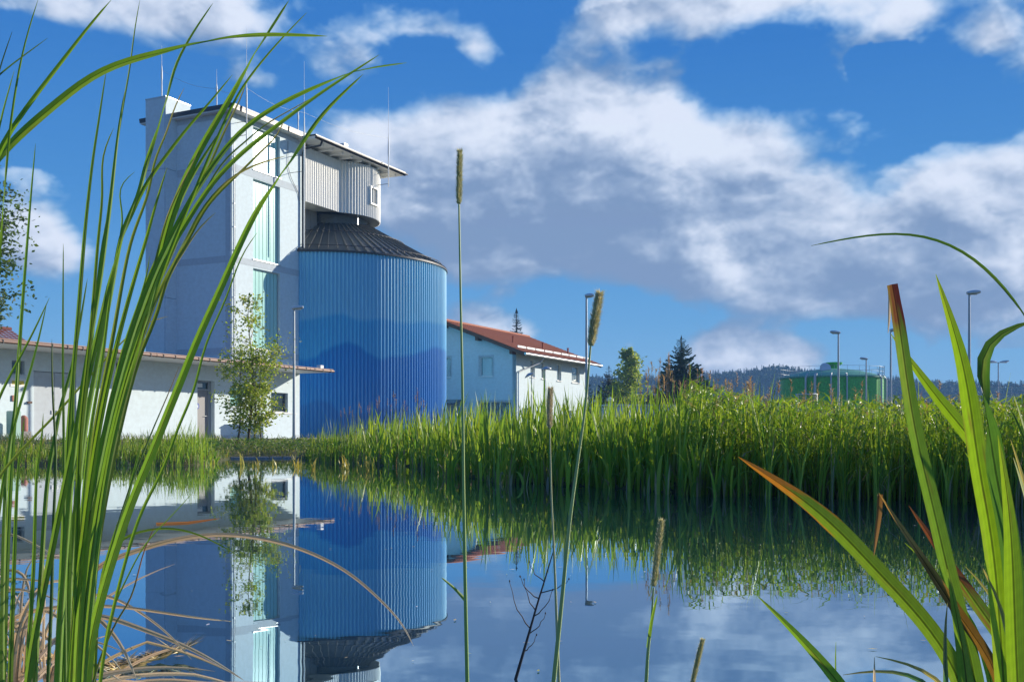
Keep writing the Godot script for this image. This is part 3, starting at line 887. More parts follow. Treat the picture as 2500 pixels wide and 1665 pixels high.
func make_house() -> void:
	var O := px(1260, 0, 75.0)
	O.y = GROUND
	var t := thing("white_house", "two storey white house with red tiled gable roof and snow guard", "house", O, TURN)
	var L := 13.5
	var Dp := 11.4
	var ev := 6.60 - GROUND
	var rz := -Dp / 2
	var sl := 0.385
	var ry := ev + sl * Dp / 2
	var hole := func(xa: float, xb: float, ya: float, yb: float) -> Array:
		var a := along(xa, 0, O)
		var b := along(xb, 0, O)
		return [a.x, b.x, lift(yb, (a.y + b.y) / 2) - GROUND, lift(ya, (a.y + b.y) / 2) - GROUND]
	var front := [hole.call(1295, 1306, 878, 921), hole.call(1322, 1332, 883, 925), hole.call(1360, 1370.5, 889, 930), hole.call(1396, 1415.5, 895, 935)]
	for k in 3: front.append([1.0 + k * 4.2, 2.2 + k * 4.2, 0.9, 2.1])
	# gable wall: x runs from the rear (left) to the sunlit corner (right)
	var gx := Transform3D(Basis(Vector3(0, 0, 1), Vector3.UP, Vector3(-1, 0, 0)), Vector3.ZERO)
	var gab := [[-4.15, -3.05, 3.85, 5.30], [-7.9, -6.8, 3.85, 5.30], [-4.35, -1.2, 0.05, 2.2], [-8.9, -7.7, 0.9, 2.1]]
	var u2 := func(x: float) -> float:      # pixel column on the gable -> its place along the wall
		var r := Vector3((x - PHOTO_X) / PHOTO_F, 0, -1)
		var s := work_basis.x.dot(Vector3(O.x, 0, O.z)) / work_basis.x.dot(r)
		return work_basis.z.dot(r * s - Vector3(O.x, 0, O.z))
	gab[0] = [u2.call(1171), u2.call(1202.5), lift(920, 76.5) - GROUND, lift(872, 76.5) - GROUND]
	gab[1] = [u2.call(1072), u2.call(1100), lift(922, 78) - GROUND, lift(874, 78) - GROUND]
	gab[2] = [u2.call(1168), u2.call(1246), 0.06, lift(981, 76) - GROUND]
	var w := mb()
	w.wall(0, L, -0.3, ev, 0, 0.3, front)
	w.box(0.32, L - 0.001, -0.3, ev, -Dp, -0.31)
	w.xf = gx
	w.wall(-Dp, -0.001, -0.3, ev, 0, 0.3, gab)
	w.tri(Vector3(-Dp, ev, 0), Vector3(0, ev, 0), Vector3(rz, ry, 0), Vector3(0, 0, 1))
	w.tri(Vector3(-Dp, ev, -L), Vector3(0, ev, -L), Vector3(rz, ry, -L), Vector3(0, 0, -1))
	part(w, "wall", mats["white plaster"], t)
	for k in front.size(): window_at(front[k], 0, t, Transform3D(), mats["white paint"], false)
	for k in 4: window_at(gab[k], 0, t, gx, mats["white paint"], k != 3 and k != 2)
	var mid := mb(); mid.xf = gx
	for s in [0.36, 0.66]:
		var mx: float = lerpf(gab[2][0], gab[2][1], s)
		mid.box(mx - 0.04, mx + 0.04, gab[2][2] + 0.07, gab[2][3] - 0.07, -0.2, -0.11)
	part(mid, "mullion", mats["white paint"], t)
	# grey surrounds painted round the gable windows
	for k in 3:
		var h: Array = gab[k]
		var m := mb(); m.xf = gx
		var a := 0.13
		m.box(h[0] - a, h[1] + a, h[3] + 0.002, h[3] + a, 0, 0.012).box(h[0] - a, h[0] - 0.002, h[2], h[3], 0, 0.012).box(h[1] + 0.002, h[1] + a, h[2], h[3], 0, 0.012)
		part(m, "surround", mats["grey plaster"], t)
	# roof
	var ov := 1.0
	var x0 := -0.75
	var x1 := L + 1.0
	var fr := tile_slope(x0, x1, ov, ev - sl * ov + 0.20, rz, ry + 0.20)
	tag(part(fr, "tiles", mats["red tile"], t), "", "", "", "stuff")
	tag(part(tile_slope(x0, x1, -Dp - ov, ev - sl * ov + 0.20, rz, ry + 0.20), "tiles", mats["red tile"], t), "", "", "", "stuff")
	part(mb().tube([Vector3(x0 - 0.02, ry + 0.27, rz), Vector3(x1 + 0.02, ry + 0.27, rz)], 0.11, 8), "ridge_tile", mats["red tile"], t)
	var boards := mb()
	for s in [[ov, 1.0], [-Dp - ov, -1.0]]:
		for xx in [x0 + 0.005, x1 - 0.055]:
			var zq: float = s[0]
			var ye := ev - sl * ov
			var a := Vector3(xx, ye, zq)
			var b := Vector3(xx, ry, rz)
			for e in [0.0, 0.05]:
				boards.quad(a + Vector3(e, 0.19, 0), b + Vector3(e, 0.19, 0), b + Vector3(e, -0.06, 0), a + Vector3(e, -0.06, 0), Vector3(-1 if e == 0.0 else 1, 0, 0))
			boards.quad(a + Vector3(0, -0.06, 0), a + Vector3(0.05, -0.06, 0), b + Vector3(0.05, -0.06, 0), b + Vector3(0, -0.06, 0), Vector3.DOWN)
	part(boards, "barge_board", mats["brown timber"], t)
	var sof := mb()
	for s in [ov, -Dp - ov]:
		sof.quad(Vector3(x0 + 0.06, ev - sl * ov + 0.15, s), Vector3(x1 - 0.06, ev - sl * ov + 0.15, s), Vector3(x1 - 0.06, ry + 0.15, rz), Vector3(x0 + 0.06, ry + 0.15, rz), Vector3.DOWN)
	part(sof, "roof_boarding", mats["brown timber"], t)
	for zz in [-0.12, -2.9, rz, -8.5]:
		var yy := ry - absf(zz - rz) * sl
		for xx in [x0 + 0.1, L - 0.1]:
			part(mb().box(xx, xx + 0.9, yy - 0.30, yy - 0.02, zz - 0.11, zz + 0.11), "purlin_end", mats["brown timber"], t)
	part(mb().tube([Vector3(x0, ev - sl * ov + 0.10, ov + 0.08), Vector3(x1, ev - sl * ov + 0.10, ov + 0.08)], 0.09, 8), "gutter", mats["zinc"], t)
	part(mb().tube([Vector3(2.6, ev - sl * ov + 0.05, ov + 0.08), Vector3(2.5, ev - 0.75, 0.75), Vector3(0.25, ev - 1.5, 0.10), Vector3(0.2, ev - 1.7, 0.09), Vector3(0.2, 0, 0.09)], 0.055, 8), "downpipe", mats["zinc"], t)
	var gz := 0.25
	var gy := ev - sl * gz + 0.33
	for k in 9:
		part(mb().box(x0 + 0.5 + k * 1.6, x0 + 1.9 + k * 1.6, gy, gy + 0.14, gz - 0.02, gz + 0.02), "snow_guard", mats["zinc"], t)
	for q in [[2.8, -1.6], [7.6, -1.3], [11.8, -0.9]]:
		var yy: float = ry - absf(q[1] - rz) * sl
		part(mb().tube([Vector3(q[0], yy, q[1]), Vector3(q[0], yy + 0.62, q[1]), Vector3(q[0], yy + 0.75, q[1])], [0.07, 0.07, 0.11], 8), "vent_pipe", mats["red tile"], t)
	# glass porch roof on the gable side, and small posts before the house
	var c := mb(); c.xf = gx
	var ca: float = u2.call(1078)
	var cb: float = u2.call(1128)
	c.quad(Vector3(ca, 2.75, 0.05), Vector3(cb, 2.75, 0.05), Vector3(cb, 2.45, 1.3), Vector3(ca, 2.45, 1.3), Vector3.UP)
	c.quad(Vector3(ca, 2.70, 0.05), Vector3(cb, 2.70, 0.05), Vector3(cb, 2.40, 1.3), Vector3(ca, 2.40, 1.3), Vector3.DOWN)
	c.quad(Vector3(ca, 2.45, 1.3), Vector3(cb, 2.45, 1.3), Vector3(cb, 2.40, 1.3), Vector3(ca, 2.40, 1.3), Vector3(0, 0, 1))
	c.quad(Vector3(cb, 2.75, 0.05), Vector3(cb, 2.45, 1.3), Vector3(cb, 2.40, 1.3), Vector3(cb, 2.70, 0.05), Vector3(1, 0, 0))
	part(c, "porch_roof", mats["dark glass"], t)

func make_red_roof_house() -> void:
	var at := px(40, 0, 74.0)
	at.y = GROUND
	var t := thing("tiled_house", "house behind the annex showing only a red tiled roof and chimney", "house", at, TURN)
	var y := lift(838, 74) - GROUND
	part(mb().box(-14.0, 0.6, 0, y, -9, 0), "wall", mats["white plaster"], t)
	var rh := lift(806, 76) - GROUND
	tag(part(tile_slope(-14.4, 1.0, 0.5, y - 0.15, -1.9, rh, 0.42, 0.34), "tiles", mats["old red tile"], t), "", "", "", "stuff")
	tag(part(tile_slope(-14.4, 1.0, -9.5, y - 0.4, -1.9, rh, 0.42, 0.34), "tiles", mats["old red tile"], t), "", "", "", "stuff")
	part(mb().tube([Vector3(-14.4, rh + 0.06, -1.9), Vector3(1.0, rh + 0.06, -1.9)], 0.12, 8), "ridge_tile", mats["old red tile"], t)
	part(mb().box(-2.6, -1.5, rh - 0.6, rh + 0.6, -2.4, -1.6), "chimney", mats["brown timber"], t)
	part(mb().box(-2.7, -1.4, rh + 0.6, rh + 0.7, -2.5, -1.5), "chimney_cap", mats["concrete"], t)
	var m := mb()
	var ax := -0.55
	m.tube([Vector3(ax, rh - 0.2, -2), Vector3(ax, rh + 2.4, -2)], 0.025, 5)
	m.tube([Vector3(ax - 0.9, rh + 2.25, -2.1), Vector3(ax + 0.5, rh + 2.15, -1.9)], 0.02, 4)
	for k in 7: m.tube([Vector3(ax - 0.8 + k * 0.2, rh + 2.2, -2.35), Vector3(ax - 0.8 + k * 0.2, rh + 2.2, -1.65)], 0.012, 4)
	m.tube([Vector3(ax - 0.7, rh + 1.15, -2.0), Vector3(ax + 0.1, rh + 1.2, -2.0)], 0.02, 4)
	part(m, "aerial", mats["galvanised steel"], t)

func lamp_post(label: String, x: float, y: float, d: float, arm: float, double := false) -> void:
	var top := px(x, y, d)
	var at := Vector3(top.x, land_at(top), top.z)
	var h := top.y - at.y
	var t := thing("street_lamp", label, "street lamp", at, 0.0, "lamp posts round the works")
	part(mb().tube([Vector3(0, -0.2, 0), Vector3(0, h * 0.35, 0), Vector3(0, h - 0.05, 0)], [0.075, 0.06, 0.04], 10), "pole", mats["galvanised steel"], t)
	part(mb().lathe([Vector2(0.12, 0), Vector2(0.12, 0.05), Vector2(0.07, 0.12), Vector2(0.07, 0.3)], 10), "foot", mats["galvanised steel"], t)
	for s in ([-1.0, 1.0] if double else [1.0]):
		var w: float = arm * s
		var m := mb()
		var path := []
		var rad := []
		for k in 9:
			var q := k / 8.0
			path.append(Vector3(w * (-0.22 + 1.25 * q) if not double else w * (0.25 + q), h - 0.02 + 0.10 * q * absf(arm) / 0.5, 0))
			rad.append(lerpf(0.055, 0.12, sin(PI * clampf(q * 0.9 + 0.05, 0, 1)) ** 0.7))
		m.tube(path, rad, 10)
		for k in m.v.size():
			m.v[k].y = h + (m.v[k].y - h) * 0.75
		part(m, "lamp_head", mats["zinc"], t)
		var g := mb()
		g.lathe([Vector2(0, -0.06), Vector2(0.08, -0.05), Vector2(0.11, 0.0)], 12, Vector3(path[5].x, h - 0.02, 0))
		part(g, "lens", mats["pale glass"], t)
		if double: part(mb().tube([Vector3(0, h - 0.06, 0), path[0]], 0.03, 6), "arm", mats["galvanised steel"], t)

func make_lamps() -> void:

	lamp_post("slim grey lamp post before the low annex beside the blue silo", 717, 752, 44.5, 0.38)
	lamp_post("slim grey lamp post at the far end of the white house", 1432, 722, 42.0, 0.28)
	lamp_post("grey lamp post standing right before the green tank", 2048, 812, 55.0, -0.42)
	lamp_post("short distant lamp post rising from behind the green tank", 2116, 876, 74.0, -0.42)
	lamp_post("grey lamp post between the green tank and the iris leaves", 2176, 806, 55.0, 0.22)
	lamp_post("tall grey lamp post behind the tall iris leaves", 2368, 715, 40.0, 0.40)
	lamp_post("distant twin headed lamp post above the railed basin", 2439, 884, 78.0, 0.62, true)
	# two garden lamps with flat shades before the house
	for q in [["garden lamp with flat round shade before the second upper window", 1331, 901, 44.0], ["garden lamp with tilted shade before the first upper window", 1298, 917, 44.0]]:
		var top := px(q[1], q[2], q[3])
		var at := Vector3(top.x, land_at(top), top.z)
		var h := top.y - at.y
		var t := thing("garden_lamp", q[0], "garden lamp", at, 0.0, "garden lamps before the house")
		part(mb().tube([Vector3(0, 0, 0), Vector3(0, h, 0)], 0.022, 8), "pole", mats["galvanised steel"], t)
		var s := mb()
		s.xf = Transform3D(Basis(Vector3(0, 0, 1), 0.12 if q[1] > 1310 else 0.5), Vector3(0.05 if q[1] > 1310 else -0.1, h, 0))
		s.lathe([Vector2(0.0, 0.10), Vector2(0.06, 0.10), Vector2(0.21, 0.02), Vector2(0.22, -0.01), Vector2(0.0, 0.0)], 16)
		part(s, "lamp_shade", mats["galvanised steel"], t)

func make_tank() -> void:
	var d := 120.0
	var R := (2152.0 - 1910.0) / 2 / PHOTO_F * d
	var at := px(2031, 0, d)
	at.y = GROUND
	var t := thing("green_tank", "round green storage tank with railed shallow dome and pale pipes", "tank", at)
	var H := lift(911, d - R) - GROUND - 0.25
	part(mb().lathe([Vector2(R, 0), Vector2(R, H)], 64), "shell", mats["green tank coat"], t)
	part(mb().lathe([Vector2(R, H - 0.12), Vector2(R + 0.14, H - 0.12), Vector2(R + 0.14, H + 0.04), Vector2(R, H + 0.04)], 64), "rim", mats["pale green dome"], t)
	part(mb().lathe([Vector2(R, H + 0.03), Vector2(R * 0.8, H + 0.45), Vector2(R * 0.5, H + 0.85), Vector2(R * 0.2, H + 1.05), Vector2(0, H + 1.1)], 48), "dome", mats["pale green dome"], t)
	part(mb().lathe([Vector2(0.5, H + 1.0), Vector2(0.45, H + 1.4), Vector2(0.9, H + 1.6), Vector2(0.95, H + 1.8), Vector2(0, H + 1.8)], 24, Vector3(0.3, 0, 0)), "vent_cowl", mats["green tank coat"], t)
	var disc := mb()
	disc.xf = Transform3D(Basis(Vector3.RIGHT, 1.25), Vector3(-1.5, H + 0.95, R * 0.45))
	disc.lathe([Vector2(0, 0), Vector2(0.62, 0), Vector2(0.62, 0.14), Vector2(0, 0.14)], 28)
	part(disc, "hatch", mats["zinc"], t)
	for k in 26:
		var a := TAU * k / 26
		part(mb().tube([Vector3(sin(a), 0, cos(a)) * R + Vector3.UP * H, Vector3(sin(a), 0, cos(a)) * R + Vector3.UP * (H + 1.15)], 0.018, 5), "rail_post", mats["galvanised steel"], t)
	for hh in [0.6, 1.12]:
		var ring := []
		for k in 61: ring.append(Vector3(sin(TAU * k / 60) * R, H + hh, cos(TAU * k / 60) * R))
		part(mb().tube(ring, 0.016, 5, null, false), "rail", mats["galvanised steel"], t)
	for q in [[-0.30, 0.10], [-0.56, 0.16], [-0.70, 0.12], [0.72, 0.12], [0.98, 0.16], [-0.02, 0.09]]:
		var a: float = asin(clampf(q[0], -1, 1))
		var o := Vector3(sin(a), 0, cos(a)) * (R + 0.25)
		part(mb().tube([o, o + Vector3.UP * (H - 0.2), o * 0.94 + Vector3.UP * (H + 0.25)], q[1], 8), "pipe", mats["galvanised steel"], t)
	var lad := mb()
	for s in [-0.25, 0.25]:
		lad.tube([Vector3(R * 0.80 + s, 0, R * 0.62), Vector3(R * 0.80 + s, H + 1.2, R * 0.62)], 0.04, 5)
	for k in 22: lad.tube([Vector3(R * 0.80 - 0.25, 0.3 + k * 0.35, R * 0.62), Vector3(R * 0.80 + 0.25, 0.3 + k * 0.35, R * 0.62)], 0.02, 4)
	part(lad, "ladder", mats["galvanised steel"], t)
	# the pipe bridge before it
	var pb := thing("pipe_frame", "low grey pipe frame before the green tank", "pipe", px(1970, 0, 100.0) * Vector3(1, 0, 1) + Vector3.UP * GROUND)
	part(mb().tube([Vector3(-0.9, 0, 0), Vector3(-0.9, 4.0, 0), Vector3(0.9, 4.0, 0), Vector3(0.9, 0, 0)], 0.16, 8), "pipe", mats["galvanised steel"], pb)
	# a railed concrete basin to the right
	var b := thing("railed_basin", "long grey concrete basin with a railing beyond the reeds", "basin", px(2395, 0, 74.0) * Vector3(1, 0, 1) + Vector3.UP * GROUND, -0.25)
	part(mb().box(0, 22, -0.2, lift(985, 74) - GROUND, -8, 0), "wall", mats["concrete"], b)
	var dk := lift(985, 74) - GROUND
	part(mb().box(-0.3, 22.3, dk + 0.002, dk + 0.16, -8.3, 0.35), "deck", mats["galvanised steel"], b)
	for k in 12: part(mb().tube([Vector3(k * 2.0, dk + 0.16, 0.2), Vector3(k * 2.0, dk + 1.25, 0.2)], 0.035, 6), "rail_post", mats["galvanised steel"], b)
	for hh in [0.7, 1.22]: part(mb().tube([Vector3(0, dk + hh, 0.2), Vector3(22, dk + hh, 0.2)], 0.035, 6), "rail", mats["galvanised steel"], b)
	var vp := px(1490, 985, 50.0)
	var v := thing("vent_post", "small white mushroom vent post behind the reeds", "vent", Vector3(vp.x, land_at(vp), vp.z))
	part(mb().lathe([Vector2(0.07, 0), Vector2(0.07, 1.75), Vector2(0.17, 1.8), Vector2(0.17, 1.92), Vector2(0, 2.0)], 12), "pipe", mats["white paint"], v)
	var cn := thing("flat_container", "long low pale blue container roof behind the reeds", "container", px(1505, 0, 62.0) * Vector3(1, 0, 1) + Vector3.UP * GROUND, 0.2)
	part(mb().cbox(-0.9, 3.4, 0, 1.85, -1.2, 1.2, 0.06), "body", mats["pale glass"], cn)
	part(mb().box(-1.0, 3.5, 1.852, 1.95, -1.3, 1.3), "lid", mats["zinc"], cn)

func tint(col: Color, by: float) -> Color:
	var k := 1.0 + rng.randf_range(-by, by)
	return Color(col.r * k * rng.randf_range(0.92, 1.08), col.g * k, col.b * k * rng.randf_range(0.8, 1.2))

# one upright reed or grass blade added to a mass
func reed_blade(m: MB, at: Vector3, h: float, w: float, lean: Vector3, droop: float, base: Color, tip: Color, seg := 4) -> void:
	var a := rng.randf() * TAU
	var side := Vector3(cos(a), 0, sin(a))
	var pts := PackedVector3Array()
	var half := PackedFloat32Array()
	var sides := PackedVector3Array()
	var cols := PackedColorArray()
	for k in seg + 1:
		var t := float(k) / seg
		pts.append(at + Vector3.UP * h * (t - droop * t * t * t * 0.45) + lean * h * (t * t * (0.6 + droop)))
		half.append(w * 0.5 * (1.0 - t ** 3) * (0.75 + 0.5 * minf(t * 3, 1)) + 0.0004)
		var b := a + t * 0.9
		sides.append(Vector3(cos(b), 0, sin(b)))
		cols.append(base.lerp(tip, t))
	m.blade(pts, half, sides, cols, 0.3, 1)

func polar(az: float, r: float) -> Vector3:
	var a := deg_to_rad(az)
	return Vector3(sin(a) * r, land(a, r), -cos(a) * r)

# how high above the pond the bank's growth reaches (m), by direction
const REED_H := [[-30.0, 0.46], [-24.0, 0.48], [-21.0, 0.58], [-19.5, 0.80], [-17.2, 1.08], [-16.2, 0.85], [-15.6, 0.40], [-12.5, 0.45], [-11.0, 0.75], [-9.8, 1.10], [-6.0, 1.22], [-2.0, 1.18], [2.0, 1.28], [8.0, 1.30], [11.0, 1.16], [14.0, 1.02], [20.0, 0.98], [28.0, 0.98], [34.0, 1.0]]

func make_reeds() -> void:
	var green := [Color(0.24, 0.37, 0.028), Color(0.31, 0.43, 0.035), Color(0.16, 0.30, 0.03), Color(0.38, 0.47, 0.05)]
	var dry := [Color(0.42, 0.33, 0.17), Color(0.34, 0.25, 0.12), Color(0.5, 0.42, 0.25)]
	rng.seed = 100
	# cattails and reeds along the far shore
	var clump := FastNoiseLite.new()
	clump.seed = 6; clump.frequency = 0.05
	var m := mb()
	var n := 0
	while n < 20000:
		var az := rng.randf_range(-32.0, 36.0) if n % 5 < 3 else rng.randf_range(9.0, 36.0)
		var near := shore(deg_to_rad(az))
		var deep := rng.randf() ** 1.35
		near += 0.9 * clump.get_noise_2d(az * 40.0, 3.0)
		var r := near - 0.35 + deep * (6.5 if az > -9 else (3.2 if az < -16 or az > -11 else 0.0))
		if az > -15.9 and az < -11.2: continue
		var at := polar(az, r)
		at.y = maxf(at.y - 0.05, -0.05)
		var hh: float = (table(REED_H, az) - at.y) * (rng.randf_range(0.50, 1.05) + 0.24 * clump.get_noise_2d(az * 55.0, r * 9.0))
		if az < 13.0: hh *= lerpf(0.55, 1.0, clampf((r - near + 0.3) / 1.9, 0, 1))
		if rng.randf() < 0.035: hh *= 1.24
		var is_dry := rng.randf() < (0.10 if r > near + 0.5 else 0.22)
		var g: Color = tint(dry[rng.randi() % 3] if is_dry else green[rng.randi() % 4], 0.25)
		var reedy := az > 12.0 or (az < -8.0 and az > -11.0) or az < -16.0
		var w := rng.randf_range(0.008, 0.017) if reedy else rng.randf_range(0.018, 0.042)
		var la := rng.randf() * TAU
		var lean := Vector3(cos(la), 0, sin(la)) * rng.randf_range(0.02, 0.36) + Vector3(0.05, 0, 0)
		if r < near + 0.9: lean -= at.normalized() * rng.randf_range(0.0, 0.45)
		reed_blade(m, at, hh * (rng.randf_range(0.35, 0.8) if is_dry else 1.0), w, lean, rng.randf() ** 3 * 1.4, g, g, 5)
		n += 1
	stuff(m, "reed_bed", mats["reed leaf"], "dense belt of green cattails and reeds along the far shore", "reeds")
	# short side leaves of the common reed on the right: leafier growth than the cattails
	var lf := mb()
	for k in 17000:
		var az := rng.randf_range(9.5, 36.0)
		var near := shore(deg_to_rad(az))
		var r := near - 0.25 + rng.randf() ** 1.2 * 6.0
		var at := polar(az, r)
		at.y = lerpf(maxf(at.y, 0.0), table(REED_H, az), rng.randf_range(0.12, 0.98))
		var la := rng.randf() * TAU
		var g: Color = tint(green[rng.randi() % 4], 0.3)
		if rng.randf() < 0.1: g = tint(dry[0], 0.3)
		reed_blade(lf, at, rng.randf_range(0.06, 0.16), rng.randf_range(0.012, 0.022), Vector3(cos(la), 0, sin(la)) * 1.4, 0.8, g, g, 3)
	stuff(lf, "reed_leaves", mats["reed leaf"], "small arching reed leaves above the shaded right bank", "reeds")
	# plumes of the common reed
	var pl := mb()
	for k in 150:
		var az := rng.randf_range(7.0, 14.0) if k < 70 else (rng.randf_range(14, 30) if k < 120 else rng.randf_range(-9.5, -4.5))
		var near := shore(deg_to_rad(az))
		var at := polar(az, near + rng.randf_range(1.5, 6.0))
		var h: float = table(REED_H, az) * rng.randf_range(1.03, 1.30) - at.y
		var lean := Vector3(rng.randf_range(-0.05, 0.12), 0, rng.randf_range(-0.05, 0.05))
		var topp := at + Vector3.UP * h + lean * h
		var stem := tint(Color(0.33, 0.25, 0.12), 0.2)
		pl.tube([at, at + Vector3.UP * h * 0.5 + lean * h * 0.3, topp], [0.003, 0.003, 0.002], 3, stem, false)
		var rosy := tint(Color(0.46, 0.30, 0.22), 0.2) if k < 120 else tint(Color(0.40, 0.30, 0.36), 0.2)
		for q in 22:
			var s := rng.randf()
			var a := rng.randf() * TAU
			var b := topp - Vector3.UP * 0.17 * s
			reed_blade(pl, b, rng.randf_range(0.03, 0.06), 0.006, Vector3(cos(a), 0, sin(a)) * 0.9, 0.4, rosy, rosy, 2)
	stuff(pl, "reed_plumes", mats["reed leaf"], "loose rosy plumes of common reed standing above the belt", "reeds")
	# short grass and herbs on the banks and beyond
	var gr := mb()
	for k in 15000:
		var az := rng.randf_range(-34.0, 36.0)
		var near := shore(deg_to_rad(az))
		var far := rng.randf() ** 1.6
		var r := near + 0.15 + far * (14.0 if az < -10 else 20.0)
		if az < -9.0 and r > 36.0: continue
		var at := polar(az, r)
		var q := work_basis.inverse() * (at - CORNER)
		if q.z > -6.0 and q.z < 5.7 and q.x < 12.0 and q.x > -40.0: continue
		var h := rng.randf_range(0.10, 0.32) * (1.3 if r > near + 3.0 else 1.0)
		var g: Color = tint([Color(0.15, 0.21, 0.035), Color(0.23, 0.26, 0.05), Color(0.33, 0.30, 0.11), Color(0.11, 0.19, 0.03)][rng.randi() % 4], 0.25)
		var la := rng.randf() * TAU
		reed_blade(gr, at - Vector3.UP * 0.02, h, rng.randf_range(0.008, 0.02), Vector3(cos(la), 0, sin(la)) * rng.randf_range(0.1, 0.7), 0.4, g, g, 3)
	stuff(gr, "bank_grass", mats["reed leaf"], "rough green and straw coloured grass on the far bank", "grass")
	# broad herb leaves along the stone edge
	var hb := mb()
	for k in 2600:
		var az := rng.randf_range(-16.4, -9.2) if k < 1900 else rng.randf_range(-30, -16.4)
		var near := shore(deg_to_rad(az))
		var at := polar(az, near + 0.1 + rng.randf() * 3.4)
		at.y += rng.randf_range(0.03, 0.34)
		var la := rng.randf() * TAU
		var g: Color = tint([Color(0.10, 0.20, 0.03), Color(0.20, 0.27, 0.05), Color(0.14, 0.24, 0.04)][rng.randi() % 3], 0.25)
		reed_blade(hb, at, rng.randf_range(0.04, 0.09), rng.randf_range(0.025, 0.05), Vector3(cos(la), 0, sin(la)) * 1.2, 0.9, g, g, 2)
	stuff(hb, "bank_herbs", mats["reed leaf"], "low leafy herbs behind the stone edge of the pond", "herbs")

	# single cattail plants that stand out before the belt
	rng.seed = 140
	var protos := []
	for k in 5:
		var p := thing("cattail", "x", "cattail", Vector3.ZERO, 0.0, "cattails at the front of the far reed belt")
		for j in 6:
			var q := mb()
			var la := rng.randf() * TAU
			var g: Color = tint(green[(k + j) % 4], 0.2)
			reed_blade(q, Vector3(cos(la), 0, sin(la)) * 0.04 - Vector3.UP * 0.05, rng.randf_range(0.85, 1.25), rng.randf_range(0.02, 0.03), Vector3(cos(la), 0, sin(la)) * rng.randf_range(0.05, 0.3), rng.randf() ** 3, g, g, 7)
			part(q, "leaf", mats["reed leaf"], p)
		protos.append(p)
	var cnt := 0
	for k in 70:
		var az := -5.0 + 20.0 * k / 70.0 + rng.randf_range(-0.25, 0.25)
		var at := polar(az, shore(deg_to_rad(az)) - 0.25 + rng.randf() * 1.2)
		at.y = maxf(at.y, 0.0)
		var lab := "broad leaved green cattail rooted at the water's edge of the far reed belt"
		if cnt < 5:
			protos[cnt].position = at; protos[cnt].set_meta("label", lab)
		else:
			copy(protos[k % 5], "cattail", at, rng.randf() * TAU, lab).scale = Vector3.ONE * rng.randf_range(0.85, 1.12)
		cnt += 1
	# yellowed iris shoots in the shallows
	rng.seed = 160
	for q in [[590, 1128], [623, 1132], [672, 1133], [715, 1129], [727, 1134], [762, 1140], [838, 1137], [854, 1134], [878, 1141], [890, 1139], [903, 1141], [915, 1140], [980, 1146], [986, 1150], [845, 1140]]:
		var d: float = EYE * PHOTO_F / (q[1] + 8.0 - PHOTO_Y)
		var p := px(q[0], PHOTO_Y, d)
		p.y = 0.0
		var t := thing("iris_shoot", "short golden yellow iris shoot standing in the shallow water", "iris", p, 0.0, "yellowed iris shoots in the shallows")
		for j in rng.randi_range(3, 5):
			var m2 := mb()
			var g := tint(Color(0.60, 0.42, 0.04), 0.15).lerp(Color(0.30, 0.36, 0.05), rng.randf() * 0.5)
			var la := rng.randf() * TAU
			reed_blade(m2, Vector3(rng.randf_range(-0.06, 0.06), -0.05, rng.randf_range(-0.04, 0.04)), rng.randf_range(0.18, 0.36), 0.022, Vector3(cos(la), 0, sin(la)) * rng.randf_range(0.1, 0.5), 0.2, g, g.lightened(0.1), 5)
			part(m2, "leaf", mats["reed leaf"], t)

# ---- trees
func leaf_quads(m: MB, at: Vector3, count: int, spread: Vector3, size: float, cols: Array) -> void:
	for k in count:
		var p := at + Vector3(rng.randfn(0, 0.45) * spread.x, rng.randfn(0, 0.45) * spread.y, rng.randfn(0, 0.45) * spread.z)
		var a := Vector3(rng.randf_range(-1, 1), rng.randf_range(-0.7, 0.7), rng.randf_range(-1, 1)).normalized() * size * rng.randf_range(0.6, 1.2)
		var b := a.cross(Vector3(rng.randf_range(-1, 1), rng.randf_range(-1, 1), rng.randf_range(-1, 1))).normalized() * a.length() * 0.55
		var g := tint(cols[rng.randi() % cols.size()], 0.22)
		m.quad(p - a, p + b, p + a, p - b, Vector3(0.2, 1, 0.3), g)

